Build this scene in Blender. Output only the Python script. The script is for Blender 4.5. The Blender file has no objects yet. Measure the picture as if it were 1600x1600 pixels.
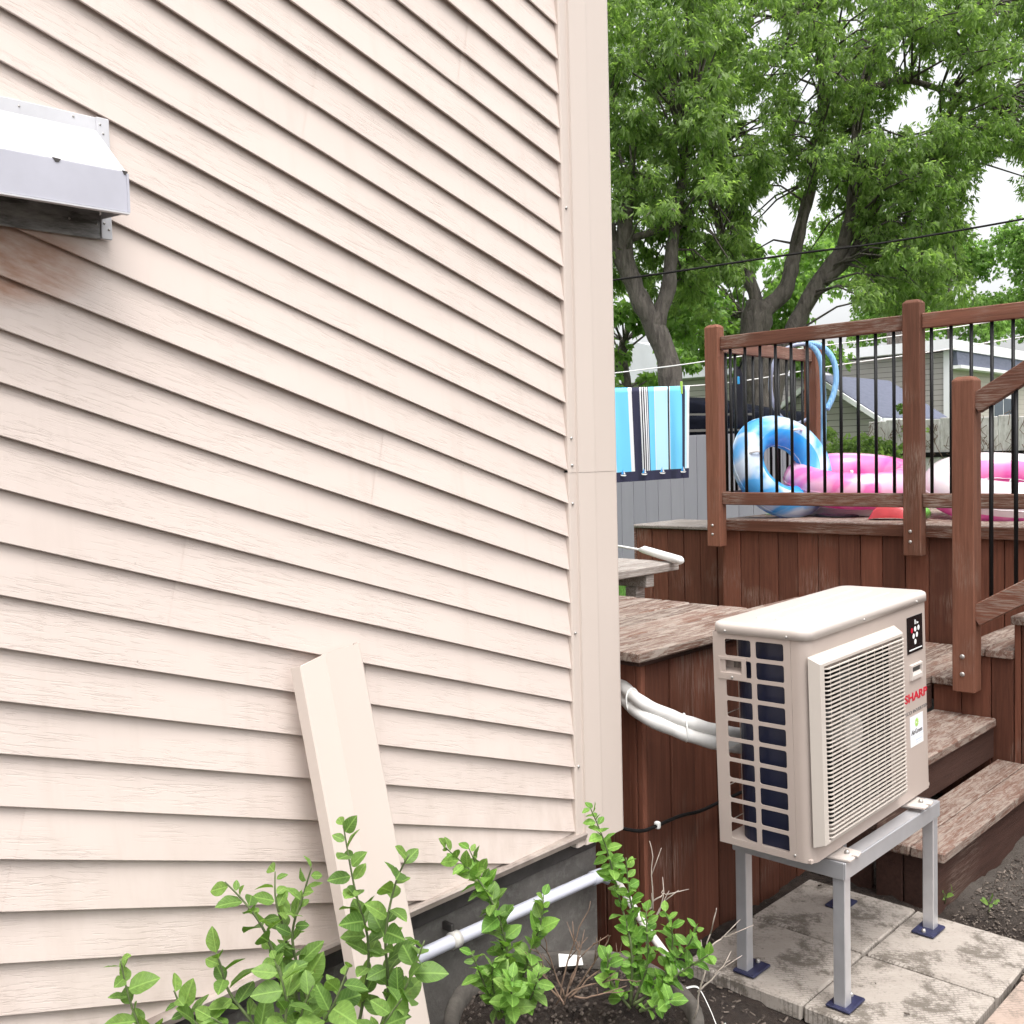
import bpy, bmesh, math, random
import numpy as np
from mathutils import Vector, Matrix, Euler
random.seed(11)
RNG = np.random.default_rng(7)
SC = bpy.context.scene
COL = SC.collection

# ------------------------------------------------------------------ camera
# world axes: X runs along the house wall (away to the right), Y runs away from the wall face into the yard, Z up (metres)
cam_d = bpy.data.cameras.new('camera')
cam = bpy.data.objects.new('camera', cam_d)
COL.objects.link(cam)
right = Vector((0.69023, -0.72313, -0.02558)).normalized()
fwd = Vector((0.72193, 0.68994, -0.05297)).normalized()
up = right.cross(fwd).normalized()
right = fwd.cross(up).normalized()
cam.matrix_world = Matrix(((right.x, up.x, -fwd.x, 0), (right.y, up.y, -fwd.y, 0), (right.z, up.z, -fwd.z, 1.55), (0, 0, 0, 1)))
cam_d.sensor_width = 36
cam_d.lens = 36.1
cam_d.clip_start = 0.05
cam_d.clip_end = 2000
SC.camera = cam

# ------------------------------------------------------------------ sky, sun, exposure (bright overcast day)
SUN_EL, SUN_AZ = math.radians(68), math.radians(205)     # azimuth measured from +Y clockwise
world = bpy.data.worlds.new('World')
SC.world = world
world.use_nodes = True
wn = world.node_tree.nodes
wl = world.node_tree.links
for n in list(wn):
    wn.remove(n)
sky = wn.new('ShaderNodeTexSky')
sky.sky_type = 'NISHITA'
sky.sun_disc = False
sky.sun_elevation = SUN_EL
sky.sun_rotation = SUN_AZ
sky.dust_density = 5.0
sky.air_density = 1.0
hsv = wn.new('ShaderNodeHueSaturation')
hsv.inputs['Saturation'].default_value = 0.10
bg = wn.new('ShaderNodeBackground')
bg.inputs['Strength'].default_value = 0.15
wo = wn.new('ShaderNodeOutputWorld')
wl.new(sky.outputs[0], hsv.inputs['Color'])
wl.new(hsv.outputs[0], bg.inputs['Color'])
wl.new(bg.outputs[0], wo.inputs['Surface'])
sun_d = bpy.data.lights.new('sun', 'SUN')
sun_d.energy = 0.8
sun_d.angle = math.radians(35)
sun_d.color = (1.0, 0.95, 0.88)
sun = bpy.data.objects.new('sun', sun_d)
COL.objects.link(sun)
to_sun = Vector((math.sin(SUN_AZ) * math.cos(SUN_EL), math.cos(SUN_AZ) * math.cos(SUN_EL), math.sin(SUN_EL)))
sun.rotation_euler = to_sun.to_track_quat('Z', 'Y').to_euler()
sun.location = (0, 0, 12)
SC.view_settings.view_transform = 'Standard'
SC.view_settings.look = 'None'
SC.view_settings.gamma = 1
SC.view_settings.exposure = 1.15
SC.cycles.use_denoising = True
SC.cycles.use_adaptive_sampling = True
SC.cycles.adaptive_threshold = 0.025
SC.cycles.adaptive_min_samples = 16
SC.cycles.max_bounces = 5
SC.cycles.transparent_max_bounces = 8
SC.cycles.sample_clamp_indirect = 6
SC.render.film_transparent = False

# ------------------------------------------------------------------ helpers
LOCAL = set()
class MB:
    def __init__(s):
        s.v = []; s.f = []; s.uv = None
    def add(s, vs, fs):
        o = len(s.v)
        s.v += [tuple(p) for p in vs]
        s.f += [tuple(i + o for i in f) for f in fs]
        return s
    def box(s, x0, x1, y0, y1, z0, z1):
        return s.add([(x0,y0,z0),(x1,y0,z0),(x1,y1,z0),(x0,y1,z0),(x0,y0,z1),(x1,y0,z1),(x1,y1,z1),(x0,y1,z1)],
                     [(0,3,2,1),(4,5,6,7),(0,1,5,4),(1,2,6,5),(2,3,7,6),(3,0,4,7)])
    def bar(s, a, b, w, h, upv=(0,0,1)):
        # rectangular bar from a to b, w across, h along upv
        a = Vector(a); b = Vector(b); d = (b - a).normalized()
        x = d.cross(Vector(upv)).normalized(); z = x.cross(d).normalized()
        vs = []
        for p in (a, b):
            for sx, sz in ((-1,-1),(1,-1),(1,1),(-1,1)):
                vs.append(p + x * (sx * w / 2) + z * (sz * h / 2))
        return s.add(vs, [(0,1,2,3),(7,6,5,4),(0,4,5,1),(1,5,6,2),(2,6,7,3),(3,7,4,0)])
    def prism(s, poly, axis, a, b):
        # poly of 2D points extruded along axis ('x','y','z') between a and b
        n = len(poly); vs = []
        for t in (a, b):
            for p, q in poly:
                vs.append((t,p,q) if axis == 'x' else (p,t,q) if axis == 'y' else (p,q,t))
        fs = [tuple(range(n))[::-1], tuple(range(n, 2*n))]
        for i in range(n):
            j = (i + 1) % n
            fs.append((i, j, n + j, n + i))
        return s.add(vs, fs)
    def tube(s, path, r, n=8, cap=True):
        P = [Vector(p) for p in path]
        m = len(P)
        R = [r] * m if isinstance(r, (int, float)) else [r[0] + (r[1] - r[0]) * i / max(1, m - 1) for i in range(m)] if len(r) == 2 and m != 2 else list(r)
        vs = []; ref = None
        for i in range(m):
            d = (P[min(i + 1, m - 1)] - P[max(i - 1, 0)]).normalized()
            if ref is None:
                ref = Vector((0,0,1)) if abs(d.z) < .9 else Vector((1,0,0))
            x = d.cross(ref).normalized(); y = d.cross(x).normalized()
            ref = x.cross(d) if x.cross(d).length > .1 else ref
            for k in range(n):
                a = 2 * math.pi * k / n
                vs.append(P[i] + x * (math.cos(a) * R[i]) + y * (math.sin(a) * R[i]))
        fs = []
        for i in range(m - 1):
            for k in range(n):
                k2 = (k + 1) % n
                fs.append((i*n + k, i*n + k2, (i+1)*n + k2, (i+1)*n + k))
        if cap:
            fs.append(tuple(range(n))[::-1]); fs.append(tuple((m-1)*n + k for k in range(n)))
        return s.add(vs, fs)
    def lathe(s, prof, c, axis='z', n=24):
        # prof: list of (radius, height)
        vs = []
        for r, h in prof:
            for k in range(n):
                a = 2 * math.pi * k / n
                p, q = r * math.cos(a), r * math.sin(a)
                vs.append((c[0]+p, c[1]+q, c[2]+h) if axis == 'z' else (c[0]+p, c[1]+h, c[2]+q) if axis == 'y' else (c[0]+h, c[1]+p, c[2]+q))
        fs = []
        for i in range(len(prof) - 1):
            for k in range(n):
                k2 = (k + 1) % n
                fs.append((i*n + k, i*n + k2, (i+1)*n + k2, (i+1)*n + k))
        return s.add(vs, fs)
    def build(s, name, mat, parent=None, smooth=False, bevel=0, seg=1, solid=0, jit=0, world=None, recalc=True):
        me = bpy.data.meshes.new(name)
        me.from_pydata(s.v, [], s.f)
        if bevel or recalc:
            bm = bmesh.new(); bm.from_mesh(me)
            bmesh.ops.recalc_face_normals(bm, faces=bm.faces)
            if bevel:
                es = [e for e in bm.edges if len(e.link_faces) == 2 and e.calc_face_angle(0) > .5]
                bmesh.ops.bevel(bm, geom=es, offset=bevel, offset_type='OFFSET', segments=seg, profile=.5, affect='EDGES', clamp_overlap=True)
            if jit:
                for v in bm.verts:
                    v.co += Vector((random.uniform(-jit, jit), random.uniform(-jit, jit), random.uniform(-jit, jit)))
            bm.to_mesh(me); bm.free()
        if smooth:
            me.polygons.foreach_set('use_smooth', [True] * len(me.polygons))
        me.materials.append(M[mat] if isinstance(mat, str) else mat)
        o = bpy.data.objects.new(name, me)
        COL.objects.link(o)
        if parent is not None:
            o.parent = parent
            if parent not in LOCAL:
                o.matrix_parent_inverse = parent.matrix_world.inverted()
        if solid:
            md = o.modifiers.new('solid', 'SOLIDIFY'); md.thickness = solid; md.offset = 0
        return o

def mesh_np(name, verts, faces_flat, loop_tot, mat, parent=None, attr=None, smooth=False):
    me = bpy.data.meshes.new(name)
    nv = len(verts); nf = len(loop_tot)
    me.vertices.add(nv); me.vertices.foreach_set('co', np.asarray(verts, np.float32).ravel())
    me.loops.add(len(faces_flat)); me.loops.foreach_set('vertex_index', np.asarray(faces_flat, np.int32))
    me.polygons.add(nf)
    ls = np.concatenate(([0], np.cumsum(loop_tot)[:-1])).astype(np.int32)
    me.polygons.foreach_set('loop_start', ls); me.polygons.foreach_set('loop_total', np.asarray(loop_tot, np.int32))
    if attr is not None:
        a = me.attributes.new('tone', 'FLOAT', 'POINT'); a.data.foreach_set('value', np.asarray(attr, np.float32))
    me.update(calc_edges=True)
    if smooth:
        me.polygons.foreach_set('use_smooth', [True] * nf)
    me.materials.append(M[mat])
    o = bpy.data.objects.new(name, me); COL.objects.link(o)
    if parent is not None:
        o.parent = parent
        o.matrix_parent_inverse = parent.matrix_world.inverted()
    return o

def tag(o, label=None, cat=None, group=None, kind=None):
    if label: o['label'] = label
    if cat: o['category'] = cat
    if group: o['group'] = group
    if kind: o['kind'] = kind
    return o
def empty(name, loc, label=None, cat=None, group=None, kind=None, rot=None):
    o = bpy.data.objects.new(name, None)
    COL.objects.link(o)
    o.empty_display_size = .1
    o.location = loc
    if rot: o.rotation_euler = rot
    o.matrix_world = Matrix.LocRotScale(Vector(loc), Euler(rot or (0,0,0)), None)
    return tag(o, label, cat, group, kind)
def board(name, x0, x1, y0, y1, z0, z1, mat, parent, bevel=.003, jit=0):
    return MB().box(x0, x1, y0, y1, z0, z1).build(name, mat, parent, bevel=bevel, jit=jit)

# ------------------------------------------------------------------ materials
M = {}
class NT:
    def __init__(s, name):
        s.m = bpy.data.materials.new(name); s.m.use_nodes = True
        s.t = s.m.node_tree; s.t.nodes.clear()
        s.out = s.n('ShaderNodeOutputMaterial'); s.p = s.n('ShaderNodeBsdfPrincipled')
        s.l(s.p.outputs[0], s.out.inputs['Surface']); M[name] = s.m
    def n(s, typ, **kw):
        x = s.t.nodes.new(typ)
        for k, v in kw.items():
            setattr(x, k, v)
        return x
    def l(s, a, b): s.t.links.new(a, b)
    def inp(s, node, key, val):
        if hasattr(val, 'is_output') or isinstance(val, bpy.types.NodeSocket): s.l(val, node.inputs[key])
        else: node.inputs[key].default_value = val
    def coord(s, scale=(1,1,1), rot=(0,0,0), kind='Object'):
        c = s.n('ShaderNodeTexCoord'); src = c.outputs[kind]
        if any(rot):
            m0 = s.n('ShaderNodeMapping'); m0.inputs['Rotation'].default_value = rot; s.l(src, m0.inputs['Vector']); src = m0.outputs[0]
        mp = s.n('ShaderNodeMapping'); mp.inputs['Scale'].default_value = scale
        s.l(src, mp.inputs['Vector']); return mp.outputs[0]
    def noise(s, vec, scale=5, detail=4, rough=.5, dist=0):
        x = s.n('ShaderNodeTexNoise'); x.inputs['Scale'].default_value = scale; x.inputs['Detail'].default_value = detail
        x.inputs['Roughness'].default_value = rough; x.inputs['Distortion'].default_value = dist
        s.l(vec, x.inputs['Vector']); return x.outputs['Fac']
    def vor(s, vec, scale=5, feature='F1', out='Distance'):
        x = s.n('ShaderNodeTexVoronoi'); x.feature = feature; x.inputs['Scale'].default_value = scale
        s.l(vec, x.inputs['Vector']); return x.outputs[out]
    def ramp(s, fac, stops, interp='LINEAR'):
        r = s.n('ShaderNodeValToRGB'); e = r.color_ramp; e.interpolation = interp
        while len(e.elements) < len(stops): e.elements.new(.5)
        for el, (p, c) in zip(e.elements, stops):
            el.position = p; el.color = (c, c, c, 1) if isinstance(c, (int, float)) else (*c, 1)
        s.l(fac, r.inputs[0]); return r.outputs[0]
    def mix(s, fac, a, b, mode='MIX'):
        x = s.n('ShaderNodeMix'); x.data_type = 'RGBA'; x.blend_type = mode
        s.inp(x, 0, fac)
        for k, v in ((6, a), (7, b)):
            if isinstance(v, (tuple, list)): x.inputs[k].default_value = (*v, 1) if len(v) == 3 else v
            elif isinstance(v, (int, float)): x.inputs[k].default_value = (v, v, v, 1)
            else: s.l(v, x.inputs[k])
        return x.outputs[2]
    def math(s, op, a, b=0.0, clamp=False):
        x = s.n('ShaderNodeMath'); x.operation = op; x.use_clamp = clamp
        s.inp(x, 0, a); s.inp(x, 1, b); return x.outputs[0]
    def rand(s): return s.n('ShaderNodeObjectInfo').outputs['Random']
    def color(s, c):
        if isinstance(c, (tuple, list)): s.p.inputs['Base Color'].default_value = (*c, 1)
        else: s.l(c, s.p.inputs['Base Color'])
    def set(s, **kw):
        for k, v in kw.items():
            s.inp(s.p, k.replace('_', ' '), v)
        return s
    def bump(s, h, strength=.3, dist=.01):
        b = s.n('ShaderNodeBump'); b.inputs['Strength'].default_value = strength; b.inputs['Distance'].default_value = dist
        s.l(h, b.inputs['Height']); s.l(b.outputs[0], s.p.inputs['Normal'])

def plain(name, col, rough=.5, metal=0, var=.0, nscale=20, bump=0, spec=None):
    t = NT(name)
    v = t.coord()
    nz = t.noise(v, nscale, 4, .6)
    if var:
        t.color(t.mix(t.ramp(nz, [(.3, 0.0), (.7, 1.0)]), tuple(c * (1 - var) for c in col), tuple(min(1, c * (1 + var)) for c in col)))
    else: t.color(col)
    t.set(Roughness=rough, Metallic=metal)
    if spec is not None: t.p.inputs['Specular IOR Level'].default_value = spec
    if bump: t.bump(nz, bump, .004)
    return t

def wood(name, base, axis='z', weather=.25, wcol=(.34, .27, .22), rough=.7, flake=0, fs=(26, 26, 26)):
    t = NT(name)
    sc = {'x': (1.2, 22, 22), 'y': (22, 1.2, 22), 'z': (22, 22, 1.2)}[axis]
    rnd = t.rand()
    off = t.n('ShaderNodeVectorMath'); off.operation = 'ADD'
    cv = t.n('ShaderNodeCombineXYZ')
    t.l(t.math('MULTIPLY', rnd, 37.0), cv.inputs[0]); t.l(t.math('MULTIPLY', rnd, 11.0), cv.inputs[1]); t.l(t.math('MULTIPLY', rnd, 23.0), cv.inputs[2])
    t.l(t.coord(sc), off.inputs[0]); t.l(cv.outputs[0], off.inputs[1])
    v = off.outputs[0]
    g1 = t.noise(v, 3.0, 6, .65, .6)
    g2 = t.noise(v, 9.0, 5, .7, .2)
    big = t.noise(t.coord((1, 1, 1)), 2.3, 3, .5)
    dk = tuple(c * .72 for c in base); lt = tuple(min(1, c * 1.25) for c in base)
    c1 = t.mix(t.ramp(g1, [(.3, 0.0), (.7, 1.0)]), dk, lt)
    tone = t.math('ADD', t.math('MULTIPLY', rnd, .55), .72)
    vm = t.n('ShaderNodeVectorMath'); vm.operation = 'SCALE'
    t.l(c1, vm.inputs[0]); t.l(tone, vm.inputs['Scale'])
    w = t.math('MULTIPLY', t.ramp(g2, [(.46, 0.0), (.62, 1.0)]), t.ramp(big, [(.62 - weather * .6, 0.0), (.80 - weather * .5, 1.0)]))
    if flake:
        fl = t.ramp(t.noise(t.coord(fs), 1.0, 7, .78, .9), [(.47, 0.0), (.55, 1.0)])
        w = t.math('MAXIMUM', w, t.math('MULTIPLY', fl, flake), True)
    wc = t.mix(g1, tuple(c * .65 for c in wcol), tuple(min(1, c * 1.25) for c in wcol))
    t.color(t.mix(w, vm.outputs[0], wc))
    t.set(Roughness=rough)
    t.p.inputs['Specular IOR Level'].default_value = .25
    t.bump(t.math('ADD', g1, t.math('MULTIPLY', g2, .5)), .35, .004)
    return t

# siding vinyl: embossed grain that follows the slanted courses, speckles, rust and soot stain below the vent hood
t = NT('siding')
TH = math.atan(.3155)
v = t.coord((14, 14, 190), (0, -TH, 0))
g = t.noise(v, 1.0, 5, .62, 1.1)
patch = t.noise(t.coord((3, 3, 9), (0, -TH, 0)), 1.6, 2, .5)
lines = t.math('MULTIPLY', t.ramp(g, [(.40, 1.0), (.47, 0.0)]), t.ramp(patch, [(.40, 0.0), (.56, 1.0)]))
tone = t.noise(t.coord((1, 1, 1)), 2.2, 4, .6)
c = t.mix(tone, (.632, .540, .490), (.668, .572, .522))
c = t.mix(t.math('MULTIPLY', lines, .11), c, (.40, .32, .27))
geo = t.n('ShaderNodeNewGeometry'); sp = t.n('ShaderNodeSeparateXYZ'); t.l(geo.outputs['Position'], sp.inputs[0])
dx = t.math('DIVIDE', t.math('SUBTRACT', sp.outputs[0], .66), .18); dz = t.math('DIVIDE', t.math('SUBTRACT', sp.outputs[2], 1.90), .085)
d2 = t.math('ADD', t.math('MULTIPLY', dx, dx), t.math('MULTIPLY', dz, dz))
st = t.math('MULTIPLY', t.ramp(d2, [(0.0, 1.0), (.45, .75), (1.0, 0.0)]), t.ramp(t.noise(t.coord((20, 20, 60), (0, -TH, 0)), 1.0, 4, .6), [(.25, .35), (.7, 1.0)]))
c = t.mix(t.math('MULTIPLY', st, .95), c, (.34, .15, .075))
spl = t.math('MULTIPLY', t.ramp(sp.outputs[2], [(.55, 1.0), (.95, 0.0)]), t.ramp(t.noise(t.coord((3, 3, 1.2)), 4, 6, .7), [(.42, 0.0), (.72, 1.0)]))
c = t.mix(t.math('MULTIPLY', spl, .35), c, (.36, .27, .21))
stk = t.math('MULTIPLY', t.ramp(t.noise(t.coord((14, 14, .5)), 1.5, 4, .6), [(.56, 0.0), (.75, 1.0)]), .16)
c = t.mix(stk, c, (.45, .37, .31))
sp2 = t.ramp(t.vor(t.coord((1, 1, 1)), 9), [(.012, 1.0), (.022, 0.0)])
c = t.mix(t.math('MULTIPLY', sp2, .5), c, (.2, .15, .12))
t.color(c); t.set(Roughness=.55); t.bump(t.math('MULTIPLY', lines, -1.0), .42, .0011)
t.p.inputs['Specular IOR Level'].default_value = .3

t = NT('trim_metal')
c = t.mix(t.noise(t.coord((2, 2, .5)), 2, 3, .5), (.575, .488, .435), (.63, .545, .49)); t.color(c); t.set(Roughness=.42)
t.bump(t.noise(t.coord((3, 3, 1)), 3, 2, .5), .04, .01)
t = NT('flashing'); c = t.mix(t.ramp(t.noise(t.coord(), 9, 5, .6), [(.35, 0.0), (.6, 1.0)]), (.20, .16, .14), (.40, .34, .30)); t.color(c); t.set(Roughness=.5)
# foundation concrete
t = NT('concrete_wall')
n1 = t.noise(t.coord(), 3.5, 6, .65); n2 = t.noise(t.coord(), 40, 5, .7)
c = t.mix(t.ramp(n1, [(.3, 0.0), (.7, 1.0)]), (.085, .077, .07), (.20, .185, .17))
c = t.mix(t.ramp(n2, [(.5, 0.0), (.7, .5)]), c, (.26, .25, .23)); t.color(c); t.set(Roughness=.9); t.bump(n2, .5, .006)
# pavers
def paver(name, a, b, dirt):
    t = NT(name)
    n1 = t.noise(t.coord(), 4, 6, .7); n2 = t.noise(t.coord(), 60, 4, .7); n3 = t.noise(t.coord(), 6, 9, .78, .1)
    c = t.mix(t.ramp(n1, [(.3, 0.0), (.7, 1.0)]), a, b)
    c = t.mix(t.math('MULTIPLY', t.ramp(n3, [(.50, 0.0), (.58, 1.0)]), dirt), c, (.13, .11, .09))
    c = t.mix(t.ramp(n2, [(.55, 0.0), (.75, .5)]), c, (.12, .10, .09))
    br = t.n('ShaderNodeTexBrick'); br.inputs['Scale'].default_value = 1.0; br.inputs['Mortar Size'].default_value = .0022
    br.inputs['Brick Width'].default_value = .034; br.inputs['Row Height'].default_value = .011; br.inputs['Mortar Smooth'].default_value = .4
    br.inputs['Color1'].default_value = br.inputs['Color2'].default_value = (1, 1, 1, 1); br.inputs['Mortar'].default_value = (0, 0, 0, 1)
    cc = t.n('ShaderNodeTexCoord'); mp = t.n('ShaderNodeMapping'); mp.inputs['Rotation'].default_value = (0, 0, math.radians(40))
    t.l(cc.outputs['Object'], mp.inputs[0]); t.l(mp.outputs[0], br.inputs['Vector'])
    wear = t.ramp(t.noise(t.coord(), 5, 4, .6), [(.42, 0.0), (.6, 1.0)])
    gr = t.math('MULTIPLY', t.math('SUBTRACT', 1.0, br.outputs['Color']), wear)
    c = t.mix(t.math('MULTIPLY', gr, .62), c, (.14, .12, .10))
    t.color(c); t.set(Roughness=.9)
    t.bump(t.math('SUBTRACT', t.math('MULTIPLY', n2, .5), t.math('MULTIPLY', gr, .9)), .6, .003)
paver('paver_concrete', (.305, .266, .232), (.44, .395, .353), .9)
paver('paver_red', (.33, .25, .205), (.45, .355, .30), .7)
t = NT('soil')
n1 = t.noise(t.coord(), 14, 8, .75); n2 = t.noise(t.coord(), 70, 5, .8)
c = t.mix(t.ramp(n1, [(.35, 0.0), (.7, 1.0)]), (.014, .0085, .006), (.055, .037, .028))
c = t.mix(t.ramp(n2, [(.60, 0.0), (.70, .8)]), c, (.13, .10, .08)); sg = t.n('ShaderNodeSeparateXYZ'); t.l(t.coord(), sg.inputs[0])
mk = t.math('MULTIPLY', t.ramp(t.math('ADD', sg.outputs[0], t.math('MULTIPLY', t.noise(t.coord(), 6, 4, .6), .5)), [(.0, 0.0), (1.0, 0.0)]), 1.0)
e1 = t.n('ShaderNodeMapRange'); e1.inputs['From Min'].default_value = 3.66; e1.inputs['From Max'].default_value = 3.9; t.l(t.math('ADD', sg.outputs[0], t.math('MULTIPLY', n1, .35)), e1.inputs['Value'])
c = t.mix(e1.outputs[0], c, t.mix(n2, (.060, .048, .040), (.15, .128, .11)))
t.color(c); t.set(Roughness=.95); t.bump(t.math('ADD', n1, t.math('MULTIPLY', n2, .6)), 1.0, .022)
t = NT('ground_dirt')
n1 = t.noise(t.coord(), 9, 8, .75); n2 = t.noise(t.coord(), 60, 5, .8)
c = t.mix(t.ramp(n1, [(.35, 0.0), (.7, 1.0)]), (.035, .027, .022), (.10, .082, .07)); c = t.mix(t.ramp(n2, [(.57, 0.0), (.68, .8)]), c, (.2, .17, .145))
t.color(c); t.set(Roughness=.95); t.bump(t.math('ADD', n1, n2), 1.0, .02)
t = NT('chips'); c = t.mix(t.rand(), (.09, .065, .05), (.26, .2, .16))
a = t.n('ShaderNodeAttribute'); a.attribute_name = 'tone'; c = t.mix(a.outputs['Fac'], (.05, .037, .03), (.22, .18, .15)); t.color(c); t.set(Roughness=.9)
t = NT('lawn_grass'); t.color(t.mix(t.noise(t.coord(), 12, 5, .7), (.045, .085, .022), (.085, .15, .04))); t.set(Roughness=.9)

# stained deck wood
STAIN = (.128, .047, .0285)
wood('wood_skirt', STAIN, 'z', .12, (.30, .22, .18))
wood('wood_post', (.178, .074, .046), 'z', .10, (.33, .25, .2))
wood('wood_rail_y', (.155, .064, .041), 'y', .36, (.31, .25, .21))
wood('wood_rail_x', (.17, .085, .062), 'x', .3, (.38, .29, .23))
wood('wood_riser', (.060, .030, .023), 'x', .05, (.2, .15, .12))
wood('wood_tread', (.115, .060, .044), 'x', .45, (.31, .26, .222), flake=.8, fs=(11, 46, 30))
wood('wood_deck', (.135, .070, .050), 'x', .45, (.37, .315, .27), flake=.85, fs=(7, 42, 30))
wood('wood_deck_y', (.30, .22, .18), 'y', .75, (.46, .40, .36), flake=.4)
wood('wood_grey', (.22, .19, .17), 'x', .6, (.48, .44, .41))

plain('hood_white', (.58, .575, .60), .38, 0, .10, 9, .10)
plain('hood_lip', (.51, .505, .57), .34, 0, .08, 7, .12)
plain('hood_dark', (.045, .04, .038), .7, 0, .4, 20)
t = NT('hood_plate'); c = t.mix(t.ramp(t.noise(t.coord((3, 3, 14)), 5, 5, .7), [(.35, 0.0), (.65, 1.0)]), (.07, .062, .056), (.36, .345, .335)); t.color(c); t.set(Roughness=.5)
plain('screw', (.42, .40, .38), .35, .6)
plain('pvc', (.58, .585, .67), .35, 0, .05, 9)
plain('pvc_aged', (.55, .53, .50), .5, 0, .2, 30)
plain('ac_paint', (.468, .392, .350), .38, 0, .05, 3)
plain('ac_paint_lit', (.56, .50, .46), .35, 0, .02, 4)  # same paint as the casing, lightened for the light the lid catches
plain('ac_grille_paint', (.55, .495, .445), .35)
plain('ac_inside', (.02, .019, .018), .8)
plain('ac_hub', (.50, .48, .45), .5)
plain('ac_fan', (.06, .058, .056), .5)
t = NT('coil'); w = t.n('ShaderNodeTexWave'); w.bands_direction = 'Z'; w.inputs['Scale'].default_value = 160
cz = t.coord(); t.l(cz, w.inputs[0]); c = t.mix(w.outputs['Fac'], (.006, .008, .024), (.013, .017, .050)); t.color(c); t.set(Roughness=.45)
plain('badge_black', (.008, .008, .009), .25)
plain('print_white', (.85, .85, .84), .4); plain('print_red', (.55, .012, .035), .4); plain('print_grey', (.16, .15, .15), .4)
plain('sticker', (.80, .82, .86), .35); plain('sticker_green', (.42, .68, .12), .4); plain('sticker_blue', (.60, .66, .92), .4)
t = NT('galvanized'); c = t.mix(t.noise(t.coord((4, 4, 4)), 5, 3, .5), (.56, .56, .58), (.70, .70, .73)); t.color(c); t.set(Metallic=.6, Roughness=.36)
plain('rubber_navy', (.02, .022, .06), .5, 0, .3, 30)
plain('insulation', (.68, .665, .645), .6, 0, .05, 30, .15)
plain('cable_black', (.009, .008, .008), .7, spec=.15); plain('baluster_black', (.006, .006, .007), .45, spec=.25)
plain('clip_white', (.8, .8, .78), .4)
plain('clothesline', (.75, .75, .73), .6)
plain('white_plastic', (.82, .82, .80), .35)
plain('label_white', (.75, .73, .70), .6)
t = NT('pot'); c = t.mix(t.ramp(t.noise(t.coord(), 12, 6, .7), [(.35, 0.0), (.7, 1.0)]), (.05, .043, .037), (.13, .115, .10)); t.color(c); t.set(Roughness=.85); t.bump(t.noise(t.coord(), 50, 4, .7), .4, .004)

def leaf(name, a, b, trans=.35, rough=.52, attr=False):
    t = NT(name)
    if attr:
        at = t.n('ShaderNodeAttribute'); at.attribute_name = 'tone'; f = at.outputs['Fac']
    else: f = t.rand()
    c = t.mix(f, a, b)
    if not attr:
        c = t.mix(t.math('MULTIPLY', t.ramp(t.noise(t.coord(), 5, 4, .6), [(.4, 0.0), (.7, 1.0)]), .45), c, tuple(x * .6 for x in a))
        cs = t.n('ShaderNodeTexCoord'); sx = t.n('ShaderNodeSeparateXYZ'); t.l(cs.outputs['Object'], sx.inputs[0])
        ay = t.math('ABSOLUTE', sx.outputs[1])
        rib = t.ramp(ay, [(.012, 1.0), (.035, 0.0)])
        vein = t.ramp(t.math('FRACT', t.math('MULTIPLY', t.math('SUBTRACT', sx.outputs[0], t.math('MULTIPLY', ay, .9)), 7.0)), [(.0, 1.0), (.10, 0.0), (.90, 0.0), (1.0, 1.0)])
        vs_ = t.math('MAXIMUM', rib, t.math('MULTIPLY', vein, .55))
        c = t.mix(t.math('MULTIPLY', vs_, .45), c, tuple(min(1, x * 1.5 + .03) for x in b))
        t.bump(vs_, .35, .02)
        brn = t.math('MULTIPLY', t.ramp(t.noise(t.coord(), 3.2, 5, .7), [(.66, 0.0), (.70, 1.0)]), t.ramp(t.rand(), [(.55, 0.0), (.6, 1.0)]))
        c = t.mix(t.math('MULTIPLY', brn, .7), c, (.22, .15, .06))
    t.color(c); t.set(Roughness=rough)
    t.p.inputs['Specular IOR Level'].default_value = .35
    tr = t.n('ShaderNodeBsdfTranslucent'); mx = t.n('ShaderNodeMixShader'); mx.inputs[0].default_value = trans
    br = t.mix(1.0, c, (1.4, 1.6, .75), 'MULTIPLY'); t.l(br, tr.inputs[0])
    t.l(t.p.outputs[0], mx.inputs[1]); t.l(tr.outputs[0], mx.inputs[2]); t.l(mx.outputs[0], t.out.inputs['Surface'])
leaf('shrub_leaf', (.095, .185, .040), (.235, .375, .085), .32)
leaf('shrub_leaf_bright', (.11, .25, .035), (.26, .45, .09), .35)
leaf('tree_leaf', (.085, .140, .050), (.36, .48, .185), .62, .5, True)
leaf('tree_leaf_light', (.11, .19, .05), (.27, .42, .13), .55, .5, True)
leaf('grass_blade', (.07, .16, .03), (.16, .32, .07), .3, .5, True)
plain('stem_green', (.10, .13, .05), .6, 0, .3, 30); plain('twig_brown', (.17, .11, .078), .8, 0, .4, 40); plain('twig_pale', (.34, .29, .25), .8, 0, .3, 40)
t = NT('bark'); n1 = t.noise(t.coord((6, 6, 1.4)), 3, 7, .7, .5); c = t.mix(t.ramp(n1, [(.3, 0.0), (.7, 1.0)]), (.05, .042, .037), (.19, .165, .145)); t.color(c); t.set(Roughness=.95); t.bump(n1, 1.0, .05)
t = NT('fence_paint'); c = t.mix(t.noise(t.coord((8, 8, 1)), 2, 4, .6), (.285, .272, .315), (.345, .33, .38)); t.color(t.mix(t.math('MULTIPLY', t.rand(), .25), c, (.22, .22, .27))); t.set(Roughness=.65)
plain('tarp_dark', (.006, .007, .013), .9, 0, .4, 4, spec=.1); plain('tarp_trim', (.16, .15, .14), .5)
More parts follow.
